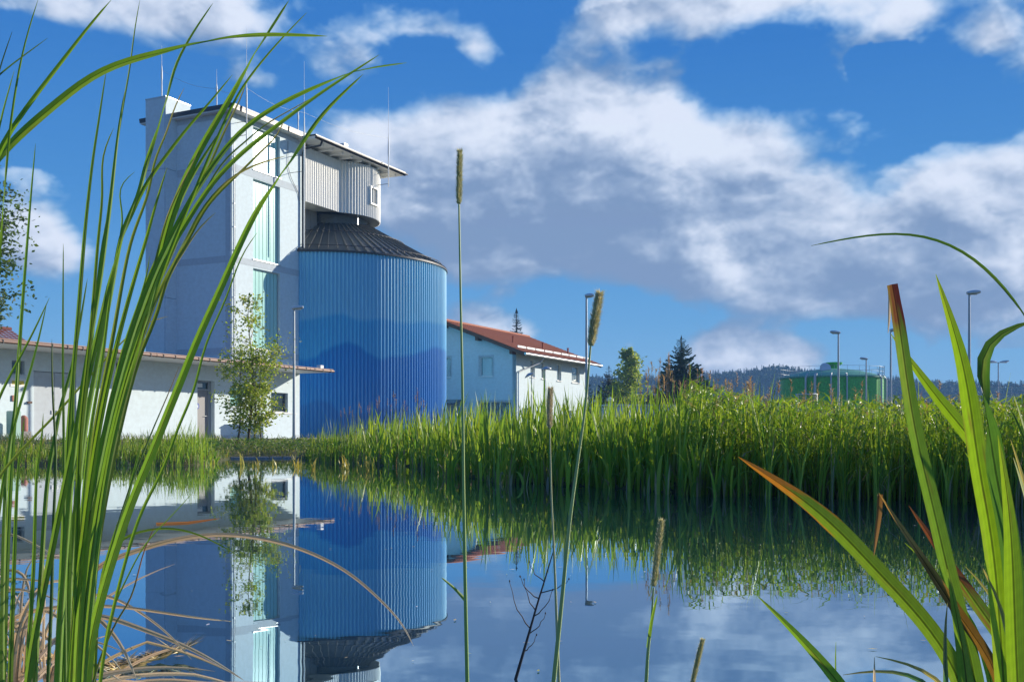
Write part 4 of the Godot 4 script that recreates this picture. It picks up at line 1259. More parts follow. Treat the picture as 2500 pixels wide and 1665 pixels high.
func broadleaf(called: String, label: String, at: Vector3, h: float, stems: Array, crown: Callable, leaf: float, leaves: int, cols: Array, bark: Color) -> Node3D:
	var t := thing(called, label, "tree", at)
	var cr := mb()
	var total := 0
	for s in stems:
		var tr := mb()
		var path := []
		var rad := []
		var hh: float = h * s[2]
		var wob := Vector2(rng.randf() * 9, rng.randf() * 9)
		for k in 9:
			var q := k / 8.0
			path.append(Vector3(s[0] * (1 + q * s[3]) + 0.015 * hh * sin(q * 7 + wob.x), hh * q - 0.1, s[1] + 0.015 * hh * sin(q * 6 + wob.y)))
			rad.append(lerpf(s[4], s[4] * 0.12, q))
		tr.tube(path, rad, 7, bark)
		var nb := int(26 * s[2] * h / 5.0) + 8
		for b in nb:
			var q := lerpf(0.07, 0.98, (b + rng.randf()) / nb)
			var o: Vector3 = path[mini(int(q * 8), 7)].lerp(path[mini(int(q * 8) + 1, 8)], q * 8 - int(q * 8))
			var a := rng.randf() * TAU
			var L: float = crown.call(o.y / h) * rng.randf_range(0.55, 1.05)
			if L < 0.05: continue
			var tip := o + Vector3(cos(a), rng.randf_range(0.25, 0.75), sin(a)) * L
			var mid := o.lerp(tip, 0.5) + Vector3.UP * L * 0.06
			tr.tube([o, mid, tip], [s[4] * 0.22, s[4] * 0.14, s[4] * 0.05], 4, bark, false)
			for c in 5:
				var w := 0.35 + 0.16 * c
				var p := o.lerp(tip, w)
				var tw := p + Vector3(rng.randf_range(-1, 1), rng.randf_range(-0.2, 0.8), rng.randf_range(-1, 1)) * L * 0.28
				tr.tube([p, tw], [s[4] * 0.07, s[4] * 0.03], 3, bark, false)
				var cnt := maxi(2, int(leaves / (nb * stems.size() * 5.0)))
				leaf_quads(cr, tw, cnt, Vector3.ONE * L * 0.32 + Vector3.ONE * leaf, leaf, cols)
				total += cnt
		part(tr, "trunk", mats["woody"], t)
	part(cr, "crown", mats["tree leaf"], t)
	return t

func spruce(label: String, at: Vector3, h: float, r: float, dense := 1.0, col := Color(0.045, 0.09, 0.03), bare := 0.08) -> Node3D:
	var t := thing("spruce", label, "tree", at)
	part(mb().tube([Vector3(0, -0.2, 0), Vector3(0, h * 0.5, 0), Vector3(0, h, 0)], [h * 0.016, h * 0.010, h * 0.002], 7, Color(0.09, 0.065, 0.05)), "trunk", mats["woody"], t)
	var m := mb()
	var layers := int(38 * dense)
	for k in layers:
		var q := lerpf(bare, 0.985, (k + rng.randf() * 0.7) / layers)
		var L0 := r * (1.0 - q) ** 0.85 + 0.02 * h * 0.6
		var nb := int(lerpf(11, 5, q))
		for b in nb:
			var a := rng.randf() * TAU
			var L := L0 * rng.randf_range(0.7, 1.12)
			var dir := Vector3(cos(a), 0, sin(a))
			var o := Vector3(0, h * q, 0)
			var pts := []
			for s in 6:
				var w := s / 5.0
				pts.append(o + dir * L * w + Vector3.UP * L * (-0.35 * sin(w * 2.2) + 0.28 * w * w))
			var sd := Vector3(-sin(a), 0, cos(a))
			for s in 5:
				var p0: Vector3 = pts[s]
				var p1: Vector3 = pts[s + 1]
				var g := tint(col, 0.35)
				# needled twigs to both sides and hanging below
				for e in [-1.0, 1.0]:
					var tipv: Vector3 = p1 + sd * e * L * 0.26 * (1.15 - s / 5.0) * rng.randf_range(0.7, 1.2) - Vector3.UP * L * rng.randf_range(0.02, 0.14) + dir * L * 0.10
					m.tri(p0, p1, tipv, Vector3.UP, g)
				m.tri(p0, p1, p0.lerp(p1, 0.6) - Vector3.UP * L * rng.randf_range(0.08, 0.2), sd, g)
			m.tri(pts[4], pts[5] + sd * L * 0.05, pts[5] + dir * L * 0.12, Vector3.UP, tint(col, 0.3))
	m.tri(Vector3(-0.012 * h, h * 0.965, 0), Vector3(0.012 * h, h * 0.965, 0), Vector3(0, h * 1.01, 0), Vector3(0, 0, 1), col)
	part(m, "crown", mats["needles"], t)
	return t

func stand(x: float, d: float) -> Vector3:
	var p := px(x, 0, d)
	p.y = land_at(p)
	return p

func make_trees() -> void:
	rng.seed = 300
	var cols := [Color(0.32, 0.43, 0.05), Color(0.42, 0.50, 0.07), Color(0.24, 0.34, 0.04), Color(0.48, 0.48, 0.14)]
	# young alder before the annex
	var y := func(q: float) -> float:
		if q < 0.07: return 0.05
		if q < 0.16: return 0.55
		if q < 0.30: return 0.75
		if q < 0.38: return 0.42
		if q < 0.62: return 1.02
		return lerpf(0.95, 0.22, (q - 0.62) / 0.38)
	broadleaf("young_alder", "slender young tree with several thin stems and sparse leaves before the annex", stand(608, 32.0), 4.75, [[0.03, 0.0, 1.0, 0.6, 0.045], [0.13, 0.05, 0.62, 1.0, 0.035], [-0.36, 0.02, 0.60, -0.4, 0.035], [0.34, -0.05, 0.58, -0.2, 0.03]], y, 0.055, 7000, cols, Color(0.10, 0.075, 0.05))
	# birch beyond the reeds
	var bcols := [Color(0.34, 0.43, 0.08), Color(0.42, 0.48, 0.10), Color(0.26, 0.36, 0.06)]
	var bh := lift(856, 112) - GROUND
	broadleaf("birch", "light green birch between the two dark conifers", stand(1533, 112.0), bh, [[0.0, 0.0, 1.0, 0.0, 0.12]], func(q: float) -> float: return lerpf(2.9, 0.6, clampf((q - 0.15) / 0.85, 0, 1)) * (0.6 if q < 0.12 else 1.0), 0.19, 6000, bcols, Color(0.35, 0.33, 0.30))
	broadleaf("shrub_tree", "low bushy green tree at the birch's foot", stand(1505, 116.0), 4.3, [[0.0, 0.0, 1.0, 0.0, 0.08], [0.4, 0.1, 0.8, 0.4, 0.06]], func(q: float) -> float: return 1.9 * (1.0 - q * 0.5), 0.18, 4500, bcols, Color(0.12, 0.09, 0.06))
	# tall tree at the photograph's left border, behind the annex
	broadleaf("leafy_tree", "tall leafy green tree behind the annex and the tiled house", stand(-118, 62.0), lift(395, 62) - GROUND + 1.5, [[0.0, 0.0, 1.0, 0.0, 0.30], [0.7, 0.3, 0.8, 0.5, 0.2]], func(q: float) -> float: return 3.3 * sqrt(maxf(0.05, 1.0 - pow((q - 0.66) / 0.40, 2))) if q > 0.3 else 0.8, 0.15, 24000, [Color(0.10, 0.17, 0.03), Color(0.15, 0.22, 0.04), Color(0.07, 0.12, 0.02)], Color(0.12, 0.09, 0.07))
	# conifers
	spruce("narrow dark spruce rising behind the white house's roof", stand(1261, 130.0), lift(754, 130) - GROUND, 2.5, 2.6, Color(0.022, 0.05, 0.028))
	spruce("broad dark spruce standing alone against the sky", stand(1664, 100.0), lift(820, 100) - GROUND, 4.4, 1.8)
	spruce("small open pine between the house and the birch", stand(1487, 114.0), lift(893, 114) - GROUND, 3.0, 1.0, Color(0.035, 0.06, 0.04), 0.2)
	spruce("low dark spruce hard against the house's far corner", stand(1432, 96.0), lift(908, 96) - GROUND, 1.3, 0.8)
	for q in [[1690, 112.0, 948.0], [1630, 108.0, 962.0], [1410, 110.0, 925.0]]:
		spruce("small dark spruce in the row behind the reeds", stand(q[0], q[1]), lift(q[2], q[1]) - GROUND, 1.6, 0.7).set_meta("group", "small spruces behind the reeds")

func make_hill() -> void:
	# wooded ridge: a low hill, clothed with conifers and broadleaved trees
	var ridge := [[-60.0, 17.0], [-30.0, 16.0], [0.0, 13.5], [4.0, 15.0], [8.0, 14.8], [12.0, 16.2], [14.2, 18.0], [16.5, 16.0], [20.0, 13.2], [23.0, 11.2], [27.0, 10.6], [40.0, 12.0], [60.0, 14.0]]
	var D := 600.0
	var hill := mb()
	var rows := []
	for k in 13:
		var q := k / 12.0
		var row := PackedVector3Array()
		for j in 121:
			var az := -60.0 + j
			var a := deg_to_rad(az)
			var r := D - 70.0 + 190.0 * q
			row.append(Vector3(sin(a) * r, GROUND - 0.3 + table(ridge, az) * 1.62 * smoothstep(0.0, 0.5, q), -cos(a) * r))
		rows.append(row)
	hill.grid(rows, Vector3.UP)
	ground_piece(hill, "hill", mats["grassy soil"])
	rng.seed = 500
	var kinds := []
	for kind in 3:
		var m := mb()
		if kind < 2:
			for l in 16:
				var q := l / 16.0
				for b in 8:
					var a := rng.randf() * TAU
					var R := (1.0 - q) * (0.20 if kind == 0 else 0.26) * rng.randf_range(0.7, 1.2) + 0.012
					var o := Vector3(0, 0.06 + q * 0.94, 0)
					var e := o + Vector3(cos(a) * R, -0.05 - 0.2 * R, sin(a) * R)
					var s := Vector3(-sin(a), 0, cos(a)) * R * 0.5
					m.tri(o, e + s, e - s, Vector3(cos(a), 0.6, sin(a)), tint(Color(0.035, 0.075, 0.03), 0.3))
		else:
			for l in 150:
				var u := rng.randf_range(-1, 1)
				var a := rng.randf() * TAU
				var rr := sqrt(1 - u * u) * 0.34 * rng.randf_range(0.7, 1.1)
				leaf_quads(m, Vector3(cos(a) * rr, 0.58 + u * 0.36, sin(a) * rr), 1, Vector3.ONE * 0.05, 0.085, [Color(0.06, 0.12, 0.03), Color(0.09, 0.15, 0.035)])
		kinds.append(m.mesh())
	var wood := Node3D.new()
	wood.name = "forest"
	add_child(wood)
	tag(wood, "dark wooded ridge of conifers and broadleaved trees on the horizon", "forest", "", "stuff")
	for kind in 3:
		var mm := MultiMesh.new()
		mm.transform_format = MultiMesh.TRANSFORM_3D
		mm.mesh = kinds[kind]
		var xs := []
		for k in 5200:
			var az := rng.randf_range(-32.0, 36.0)
			if az < -8.0 and rng.randf() < 0.6: continue
			var q := rng.randf() ** 0.8 * 0.62
			if kind == 2 and q > 0.42 and rng.randf() < 0.6: continue
			var a := deg_to_rad(az)
			var r := D - 70.0 + 190.0 * q
			var hh := rng.randf_range(8.0, 13.5) * (0.85 if kind == 2 else 1.0)
			xs.append(Transform3D(Basis(Vector3.UP, rng.randf() * TAU).scaled(Vector3(hh, hh, hh)), Vector3(sin(a) * r, GROUND - 0.5 + table(ridge, az) * 1.62 * smoothstep(0.0, 0.5, q), -cos(a) * r)))
		mm.instance_count = xs.size()
		for k in xs.size(): mm.set_instance_transform(k, xs[k])
		var o := MultiMeshInstance3D.new()
		o.multimesh = mm
		o.material_override = mats["needles"]
		o.name = "trees"
		o.set_meta("kind", "stuff")
		wood.add_child(o, true)

# blades traced from the photograph, root to tip: [pixels, width in pixels, look, where it twists (share of its length), cut end]
const TRACED := {
	"arch": [
		[[[-159, 1665], [-149, 956], [-106, 595], [-53, 446], [0, 368], [46, 326], [116, 270], [168, 224], [196, 202], [224, 182], [267, 160], [316, 144], [372, 135], [438, 116], [491, 103], [561, 92], [614, 84], [666, 83], [737, 85], [798, 88]], 31, "green", [0.66, 0.9], 0],
		[[[-96, 1665], [-80, 743], [-37, 457], [0, 354], [25, 316], [53, 277], [105, 207], [158, 140], [200, 84], [231, 42], [270, 0]], 23, "green", [0.58], 0],
		[[[-64, 1665], [-53, 850], [-27, 446], [0, 281], [18, 224], [33, 172]], 14, "green", [], 0],
		[[[-181, 1665], [-170, 743], [-117, 350], [-53, 223], [0, 175], [53, 137], [114, 93]], 11, "dark", [], 0],
		[[[-53, 1665], [-42, 531], [-19, 212], [0, 158], [14, 116], [28, 77]], 9, "dark", [], 0],
		[[[-32, 1665], [-21, 1062], [-5, 637], [16, 372], [37, 212], [53, 123], [63, 88], [75, 46], [91, 0]], 11, "green", [0.8], 0],
		[[[-64, 1665], [-53, 1274], [-27, 1020], [0, 960], [25, 910], [70, 833], [119, 727]], 12, "green", [], 0],
	],
	"centre": [
		[[[189, 1665], [218, 1381], [255, 1147], [303, 935], [366, 733], [409, 550], [438, 467], [463, 410], [491, 354], [526, 298], [568, 224], [596, 168], [642, 91], [666, 60], [705, 0]], 31, "green", [0.93], 0],
		[[[212, 1665], [228, 1412], [255, 1189], [292, 988], [335, 807], [381, 650], [405, 591], [433, 503], [454, 458], [482, 405], [517, 353], [542, 314]], 28, "bright", [], 0],
		[[[207, 1665], [228, 1519], [308, 1253], [363, 1119], [391, 1049], [416, 986], [440, 930], [458, 881], [489, 807], [524, 733], [560, 653], [581, 600], [602, 563], [633, 493], [686, 423], [731, 356], [756, 317], [788, 275], [805, 254], [847, 219], [886, 181]], 25, "green", [0.85], 0],
		[[[175, 1665], [196, 1412], [239, 1147], [287, 935], [350, 733], [402, 609], [440, 538], [475, 468], [510, 419], [546, 367], [574, 331], [609, 300], [651, 272], [721, 233], [809, 193], [847, 175], [868, 168], [931, 160], [993, 153]], 22, "green", [0.93], 0],
		[[[183, 1665], [207, 1328], [250, 1083], [308, 871], [361, 733], [388, 650], [426, 588], [465, 524], [510, 454], [546, 412], [581, 381], [616, 349], [651, 324], [703, 286], [756, 244], [819, 202], [879, 163], [926, 133]], 20, "green", [], 0],
		[[[202, 1665], [228, 1359], [271, 1115], [329, 881], [382, 722], [423, 633], [447, 591], [475, 535], [496, 503], [528, 465], [553, 437], [574, 421], [633, 396], [696, 381]], 15, "yellow", [0.8], 0],
		[[[202, 1665], [228, 1381], [266, 1115], [319, 903], [393, 669], [457, 510], [510, 382], [552, 287], [579, 228], [614, 179], [649, 137], [702, 77], [749, 30]], 13, "green", [0.6], 0],
		[[[218, 1665], [234, 1540], [266, 1359], [315, 1192], [369, 1056], [386, 1015], [414, 954], [436, 895]], 7, "pinktip", [], 0],
		[[[170, 1665], [191, 1402], [228, 1115], [276, 871], [335, 650], [349, 609], [370, 531], [391, 454], [407, 409]], 18, "bright", [], 0],
	],
	"upright": [
		[[[143, 1665], [159, 1381], [186, 1062], [218, 850], [244, 690], [263, 547], [268, 509], [275, 442], [279, 403], [286, 333], [296, 267], [303, 224]], 19, "green", [], 0],
		[[[136, 1665], [149, 1381], [165, 1062], [186, 807], [207, 547], [217, 456], [226, 379], [239, 298], [249, 228], [258, 172]], 15, "green", [], 0],
		[[[159, 1665], [175, 1381], [207, 1062], [250, 828], [278, 680], [302, 550], [337, 491], [347, 438], [361, 379], [379, 323], [400, 256], [417, 189], [426, 151], [442, 126], [470, 77], [519, 7]], 20, "green", [0.82], 0],
		[[[64, 1665], [127, 1328], [186, 1041], [234, 828], [271, 669], [304, 552], [321, 521], [339, 475], [370, 426], [405, 381], [444, 328], [468, 296], [489, 279], [510, 251], [546, 209], [567, 182]], 18, "green", [0.75], 0],
		[[[159, 1665], [175, 1381], [196, 1115], [223, 850], [250, 595], [278, 382], [305, 218], [314, 175], [321, 116], [330, 49], [340, 0]], 13, "green", [0.7], 0],
		[[[159, 1665], [157, 1381], [154, 1062], [152, 850], [153, 595]], 9, "green", [], 0],
		[[[159, 1665], [165, 1381], [171, 1150], [176, 1063], [177, 969], [181, 881]], 17, "green", [], 0],
	],
	"side": [
		[[[5, 1665], [21, 1221], [38, 956], [51, 765], [64, 595], [76, 446], [85, 350]], 13, "green", [], 0],
		[[[5, 1665], [8, 1381], [15, 1150], [23, 1089], [38, 982], [41, 918], [45, 839]], 16, "green", [], 0],
		[[[23, 1665], [32, 1381], [42, 1150], [51, 1087], [58, 1016]], 13, "green", [], 0],
		[[[64, 1665], [80, 1381], [88, 1150], [100, 1073], [104, 1009]], 12, "green", [], 0],
		[[[85, 1665], [101, 1381], [117, 1147], [133, 1076], [142, 1005], [155, 964], [176, 893], [191, 807], [212, 680]], 14, "green", [], 0],
		[[[-85, 1665], [-64, 1328], [-21, 1189], [35, 1114], [127, 1020], [212, 924], [291, 840], [350, 786], [410, 772]], 9, "yellow", [], 0],
		[[[-21, 1665], [-21, 1381], [11, 1147], [37, 1020], [64, 935], [90, 839], [112, 743]], 12, "green", [], 0],
		[[[117, 1665], [125, 1487], [130, 1274], [136, 1115], [127, 956], [125, 828]], 11, "dark", [], 0],
	],
	"bend": [
		[[[228, 1665], [278, 1529], [319, 1460], [350, 1349], [378, 1281]], 8, "orangetip", [], 0],
		[[[228, 1665], [250, 1381], [287, 1317], [350, 1294], [425, 1288], [489, 1306], [542, 1333], [589, 1361]], 9, "bright", [], 0],
		[[[244, 1665], [266, 1508], [329, 1370], [350, 1328], [425, 1253], [467, 1205]], 5, "green", [], 0],
	],
	"thin": [
		[[[164, 1667], [194, 1401], [234, 1160], [277, 937], [349, 754], [398, 555], [422, 485], [464, 413], [484, 367]], 10.4223, "yellow", [], 0],
		[[[195, 1686], [205, 1430], [236, 1194], [272, 999], [312, 827], [360, 675], [393, 609], [421, 505], [449, 469], [462, 420]], 14.0755, "bright", [], 0],
		[[[240, 1684], [265, 1527], [340, 1254], [400, 1143], [429, 1049], [451, 1005], [478, 945], [487, 885], [509, 816], [551, 734], [570, 672], [596, 602], [627, 568]], 9.47472, "green", [], 0],
		[[[200, 1679], [218, 1413], [262, 1172], [307, 940], [369, 738], [422, 619], [453, 539], [492, 488], [522, 427], [561, 369], [607, 348], [637, 301], [662, 295], [764, 237]], 11.3696, "yellow", [], 0],
		[[[212, 1682], [235, 1351], [278, 1108], [337, 872], [387, 757], [409, 654], [452, 606], [486, 524], [525, 476], [573, 432], [607, 403], [641, 357], [688, 336], [694, 287]], 13.7559, "yellow", [], 0],
		[[[209, 1667], [237, 1367], [273, 1139], [331, 906], [390, 744], [417, 656], [450, 616], [488, 546], [526, 519]], 16.438, "yellow", [], 0],
		[[[192, 1670], [219, 1389], [260, 1133], [307, 916], [389, 681], [443, 531], [510, 407], [554, 302], [590, 240], [601, 201]], 15.2948, "yellow", [], 0],
		[[[209, 1674], [224, 1557], [256, 1383], [312, 1208], [345, 1072]], 16.2343, "green", [], 0],
		[[[182, 1666], [209, 1422], [247, 1119], [289, 885], [358, 674], [364, 625]], 14.9616, "green", [], 0],
		[[[178, 1677], [188, 1399], [216, 1073], [249, 874], [269, 705], [296, 559], [304, 519], [279, 455], [328, 419]], 11.7792, "green", [], 0],
		[[[173, 1677], [185, 1404], [194, 1063], [219, 823], [241, 548], [252, 461], [242, 386], [276, 313]], 14.052, "bright", [], 0],
		[[[184, 1683], [196, 1399], [227, 1066], [272, 830], [297, 686], [321, 572], [351, 502], [370, 439], [371, 383], [410, 328], [415, 274], [449, 214]], 14.6517, "yellow", [], 0],
	],
	"straw": [
		[[[-140, 1711], [-88, 1431], [0, 1292], [53, 1315], [102, 1338], [147, 1368]], 12.15, "straw", [], 0],
		[[[-105, 1711], [-70, 1431], [0, 1392], [58, 1387], [67, 1417], [81, 1536]], 13.5, "straw", [], 0],
		[[[42, 1711], [46, 1536], [63, 1389], [95, 1346], [102, 1343]], 10.8, "straw", [], 0],
		[[[-35, 1676], [-18, 1431], [11, 1413], [88, 1417], [147, 1420]], 13.5, "straw", [], 0],
		[[[-70, 1676], [-21, 1466], [21, 1438], [105, 1452], [147, 1469]], 13.5, "straw", [], 0],
		[[[-18, 1711], [0, 1536], [28, 1504], [88, 1487], [175, 1480], [281, 1480], [386, 1494], [491, 1510], [565, 1517]], 12.15, "straw", [], 0],
		[[[105, 1729], [168, 1518], [246, 1501], [316, 1525], [386, 1550], [438, 1571], [509, 1606], [596, 1662]], 16.2, "straw", [], 0],
		[[[140, 1729], [182, 1466], [228, 1445], [291, 1466], [351, 1501], [421, 1557], [467, 1611]], 10.8, "straw", [], 0],
		[[[175, 1711], [210, 1501], [239, 1508], [298, 1582], [333, 1662]], 16.2, "straw", [], 0],
		[[[0, 1711], [7, 1518], [28, 1504], [105, 1553], [175, 1592], [246, 1631], [298, 1665]], 16.2, "straw", [], 0],
		[[[35, 1729], [63, 1487], [95, 1476], [158, 1518], [228, 1571], [281, 1613], [302, 1648]], 13.5, "straw", [], 0],
		[[[-53, 1711], [-14, 1571], [7, 1592], [35, 1634], [53, 1665]], 21.6, "straw", [], 0],
		[[[-18, 1729], [7, 1529], [28, 1518], [56, 1589], [81, 1665]], 17.55, "straw", [], 0],
		[[[53, 1729], [70, 1515], [81, 1508], [91, 1589], [105, 1665]], 14.85, "straw", [], 0],
		[[[21, 1746], [42, 1536], [98, 1431], [147, 1417], [189, 1424]], 16.2, "straw", [], 0],
		[[[116, 1746], [105, 1571], [109, 1466], [105, 1361], [102, 1343], [98, 1396]], 10.8, "straw", [], 0],
		[[[-70, 1746], [-18, 1606], [21, 1518], [46, 1448], [70, 1420]], 14.85, "straw", [], 0],
		[[[217, 1746], [224, 1641], [224, 1571], [231, 1466], [224, 1389]], 10.8, "straw", [], 0],
	],
	"stalk": [
		[[[138, 1665], [159, 1508], [223, 1391], [319, 1349], [425, 1317], [531, 1304], [637, 1314], [743, 1343], [850, 1397], [935, 1471], [988, 1529], [1009, 1577]], 14.85, "straw", [], 0],
	],
	"iris_near": [
		[[[2450, 2500], [2353, 1665], [2325, 1613], [2297, 1571], [2269, 1532], [2227, 1480], [2189, 1445], [2154, 1406], [2118, 1368], [2076, 1322], [2048, 1290], [1996, 1245], [1947, 1206], [1904, 1178], [1862, 1154], [1803, 1115]], 40, "iristip", [], 0],
		[[[2470, 2500], [2250, 2000], [2052, 1665], [2013, 1624], [1978, 1582], [1943, 1543], [1908, 1511], [1876, 1480], [1847, 1452]], 26, "green", [], 0],
		[[[2120, 2400], [2041, 1665], [2041, 1606], [2042, 1567]], 9, "green", [], 0],
		[[[2300, 2500], [2311, 1694], [2276, 1657], [2206, 1636], [2154, 1630], [2101, 1636], [2059, 1648]], 13, "teal", [], 0],
		[[[2400, 2500], [2339, 1694], [2308, 1655], [2241, 1624], [2189, 1606], [2139, 1603]], 15, "yellow", [], 0],
		[[[2135, 2400], [2136, 1683], [2136, 1641], [2136, 1604]], 16, "straw", [], 0],
	],
	"iris_mid": [
		[[[2480, 2500], [2452, 1665], [2367, 1536], [2322, 1480], [2283, 1406], [2241, 1343], [2199, 1290], [2171, 1245], [2147, 1204]], 24, "brown", [], 0],
		[[[2490, 2500], [2500, 1624], [2452, 1567], [2410, 1508], [2367, 1448], [2329, 1389], [2283, 1332], [2259, 1283], [2220, 1234]], 33, "browntip", [], 0],
		[[[2350, 2500], [2367, 1665], [2357, 1606], [2343, 1536], [2329, 1466], [2315, 1389]], 36, "green", [], 0],
		[[[2310, 2500], [2311, 1665], [2308, 1571], [2310, 1518], [2315, 1469]], 15, "teal", [], 0],
		[[[2480, 2500], [2385, 1665], [2364, 1571], [2332, 1466], [2308, 1361], [2290, 1283], [2273, 1206], [2259, 1154], [2241, 1083], [2231, 1031], [2220, 961], [2206, 855], [2199, 803], [2189, 733], [2180, 694]], 32, "cut", [], 1],
		[[[2500, 2500], [2417, 1606], [2382, 1536], [2329, 1448], [2294, 1396], [2241, 1346], [2210, 1325]], 18, "bright", [], 0],
	],
	"iris_tall": [
		[[[2500, 2500], [2452, 1665], [2441, 1501], [2434, 1396], [2420, 1290], [2403, 1185], [2392, 1171], [2385, 1101], [2378, 1031], [2367, 961], [2357, 890], [2336, 820], [2311, 743], [2286, 669]], 41, "bright", [], 0],
		[[[2540, 2500], [2497, 1665], [2480, 1466], [2462, 1325], [2452, 1230], [2434, 1154], [2410, 1111], [2382, 1076], [2346, 1041], [2294, 978], [2241, 908], [2206, 855], [2176, 815]], 39, "bright", [], 0],
		[[[2560, 2500], [2497, 1665], [2483, 1536], [2473, 1396], [2459, 1255], [2438, 1206], [2427, 1136], [2420, 1066], [2410, 996], [2392, 943], [2378, 897], [2373, 862], [2382, 838], [2410, 810], [2434, 798], [2469, 789], [2500, 785], [2529, 782]], 44, "dark", [0.86], 0],
		[[[2530, 2500], [2483, 1606], [2476, 1396], [2469, 1255], [2466, 1230], [2457, 1171], [2446, 1101], [2438, 1062]], 40, "bright", [], 0],
		[[[2600, 2500], [2571, 1431], [2557, 1220], [2529, 1118], [2500, 1052], [2480, 1017], [2460, 985]], 22, "dark", [], 0],
		[[[2620, 2500], [2550, 1290], [2522, 1101], [2501, 1034], [2487, 996], [2478, 968]], 10, "pale", [], 0],
		[[[2590, 2500], [2536, 1466], [2522, 1255], [2500, 1154], [2483, 1108], [2469, 1073]], 18, "yellow", [], 0],
		[[[2570, 2500], [2539, 1536], [2529, 1290], [2504, 1199], [2490, 1157], [2476, 1118]], 15, "pale", [], 0],
		[[[2540, 2500], [2487, 1665], [2466, 1553], [2438, 1466], [2413, 1424], [2389, 1396], [2357, 1382]], 18, "teal", [], 0],
		[[[2520, 2500], [2469, 1571], [2452, 1483], [2431, 1424], [2406, 1378], [2382, 1357]], 16, "yellow", [], 0],
		[[[2560, 2500], [2494, 1665], [2487, 1466], [2480, 1343], [2462, 1262], [2445, 1213], [2413, 1175], [2357, 1104]], 33, "bright", [], 0],
	],
	"arch_right": [
		[[[2760, 2500], [2719, 1665], [2655, 1115], [2570, 892], [2500, 765], [2453, 701], [2400, 643], [2336, 600], [2262, 573], [2177, 567], [2071, 581], [1981, 600]], 13, "dark", [0.72], 0],
	],
	"flap1": [
		[[[2147, 1207], [2145, 1255], [2138, 1311], [2134, 1357]], 15, "brown", [], 0],
	],
	"flap2": [
		[[[2171, 705], [2172, 733], [2171, 778], [2169, 814]], 8, "straw", [], 0],
	],
	"flap3": [
		[[[380, 1280], [457, 1277], [536, 1266]], 8, "orange", [], 0],
	],
}

func look(kind: String) -> Array:   # colours at root, middle and tip, and where the tip colour begins
	match kind:
		"dark": return [Color(0.10, 0.20, 0.03), Color(0.09, 0.20, 0.03), Color(0.09, 0.18, 0.03), 0.9]
		"bright": return [Color(0.16, 0.29, 0.02), Color(0.26, 0.41, 0.02), Color(0.31, 0.43, 0.03), 0.9]
		"yellow": return [Color(0.15, 0.27, 0.04), Color(0.26, 0.33, 0.05), Color(0.52, 0.42, 0.18), 0.82]
		"pinktip": return [Color(0.15, 0.28, 0.04), Color(0.20, 0.30, 0.06), Color(0.60, 0.36, 0.24), 0.85]
		"orangetip": return [Color(0.14, 0.27, 0.03), Color(0.24, 0.24, 0.04), Color(0.45, 0.17, 0.05), 0.72]
		"orange": return [Color(0.48, 0.22, 0.09), Color(0.50, 0.24, 0.10), Color(0.52, 0.20, 0.07), 0.9]
		"straw": return [Color(0.70, 0.46, 0.28), Color(0.82, 0.60, 0.40), Color(0.86, 0.70, 0.52), 0.85]
		"teal": return [Color(0.08, 0.20, 0.08), Color(0.09, 0.24, 0.12), Color(0.35, 0.30, 0.14), 0.92]
		"pale": return [Color(0.20, 0.32, 0.12), Color(0.45, 0.52, 0.36), Color(0.55, 0.58, 0.46), 0.9]
		"brown": return [Color(0.14, 0.20, 0.03), Color(0.24, 0.12, 0.03), Color(0.48, 0.26, 0.10), 0.85]
		"browntip": return [Color(0.10, 0.20, 0.03), Color(0.15, 0.23, 0.03), Color(0.20, 0.06, 0.035), 0.78]
		"iristip": return [Color(0.09, 0.20, 0.03), Color(0.20, 0.32, 0.03), Color(0.55, 0.20, 0.03), 0.84]
		"cut": return [Color(0.12, 0.24, 0.04), Color(0.16, 0.28, 0.035), Color(0.16, 0.035, 0.03), 0.93]
	return [Color(0.26, 0.42, 0.05), Color(0.23, 0.40, 0.035), Color(0.26, 0.40, 0.045), 0.95]

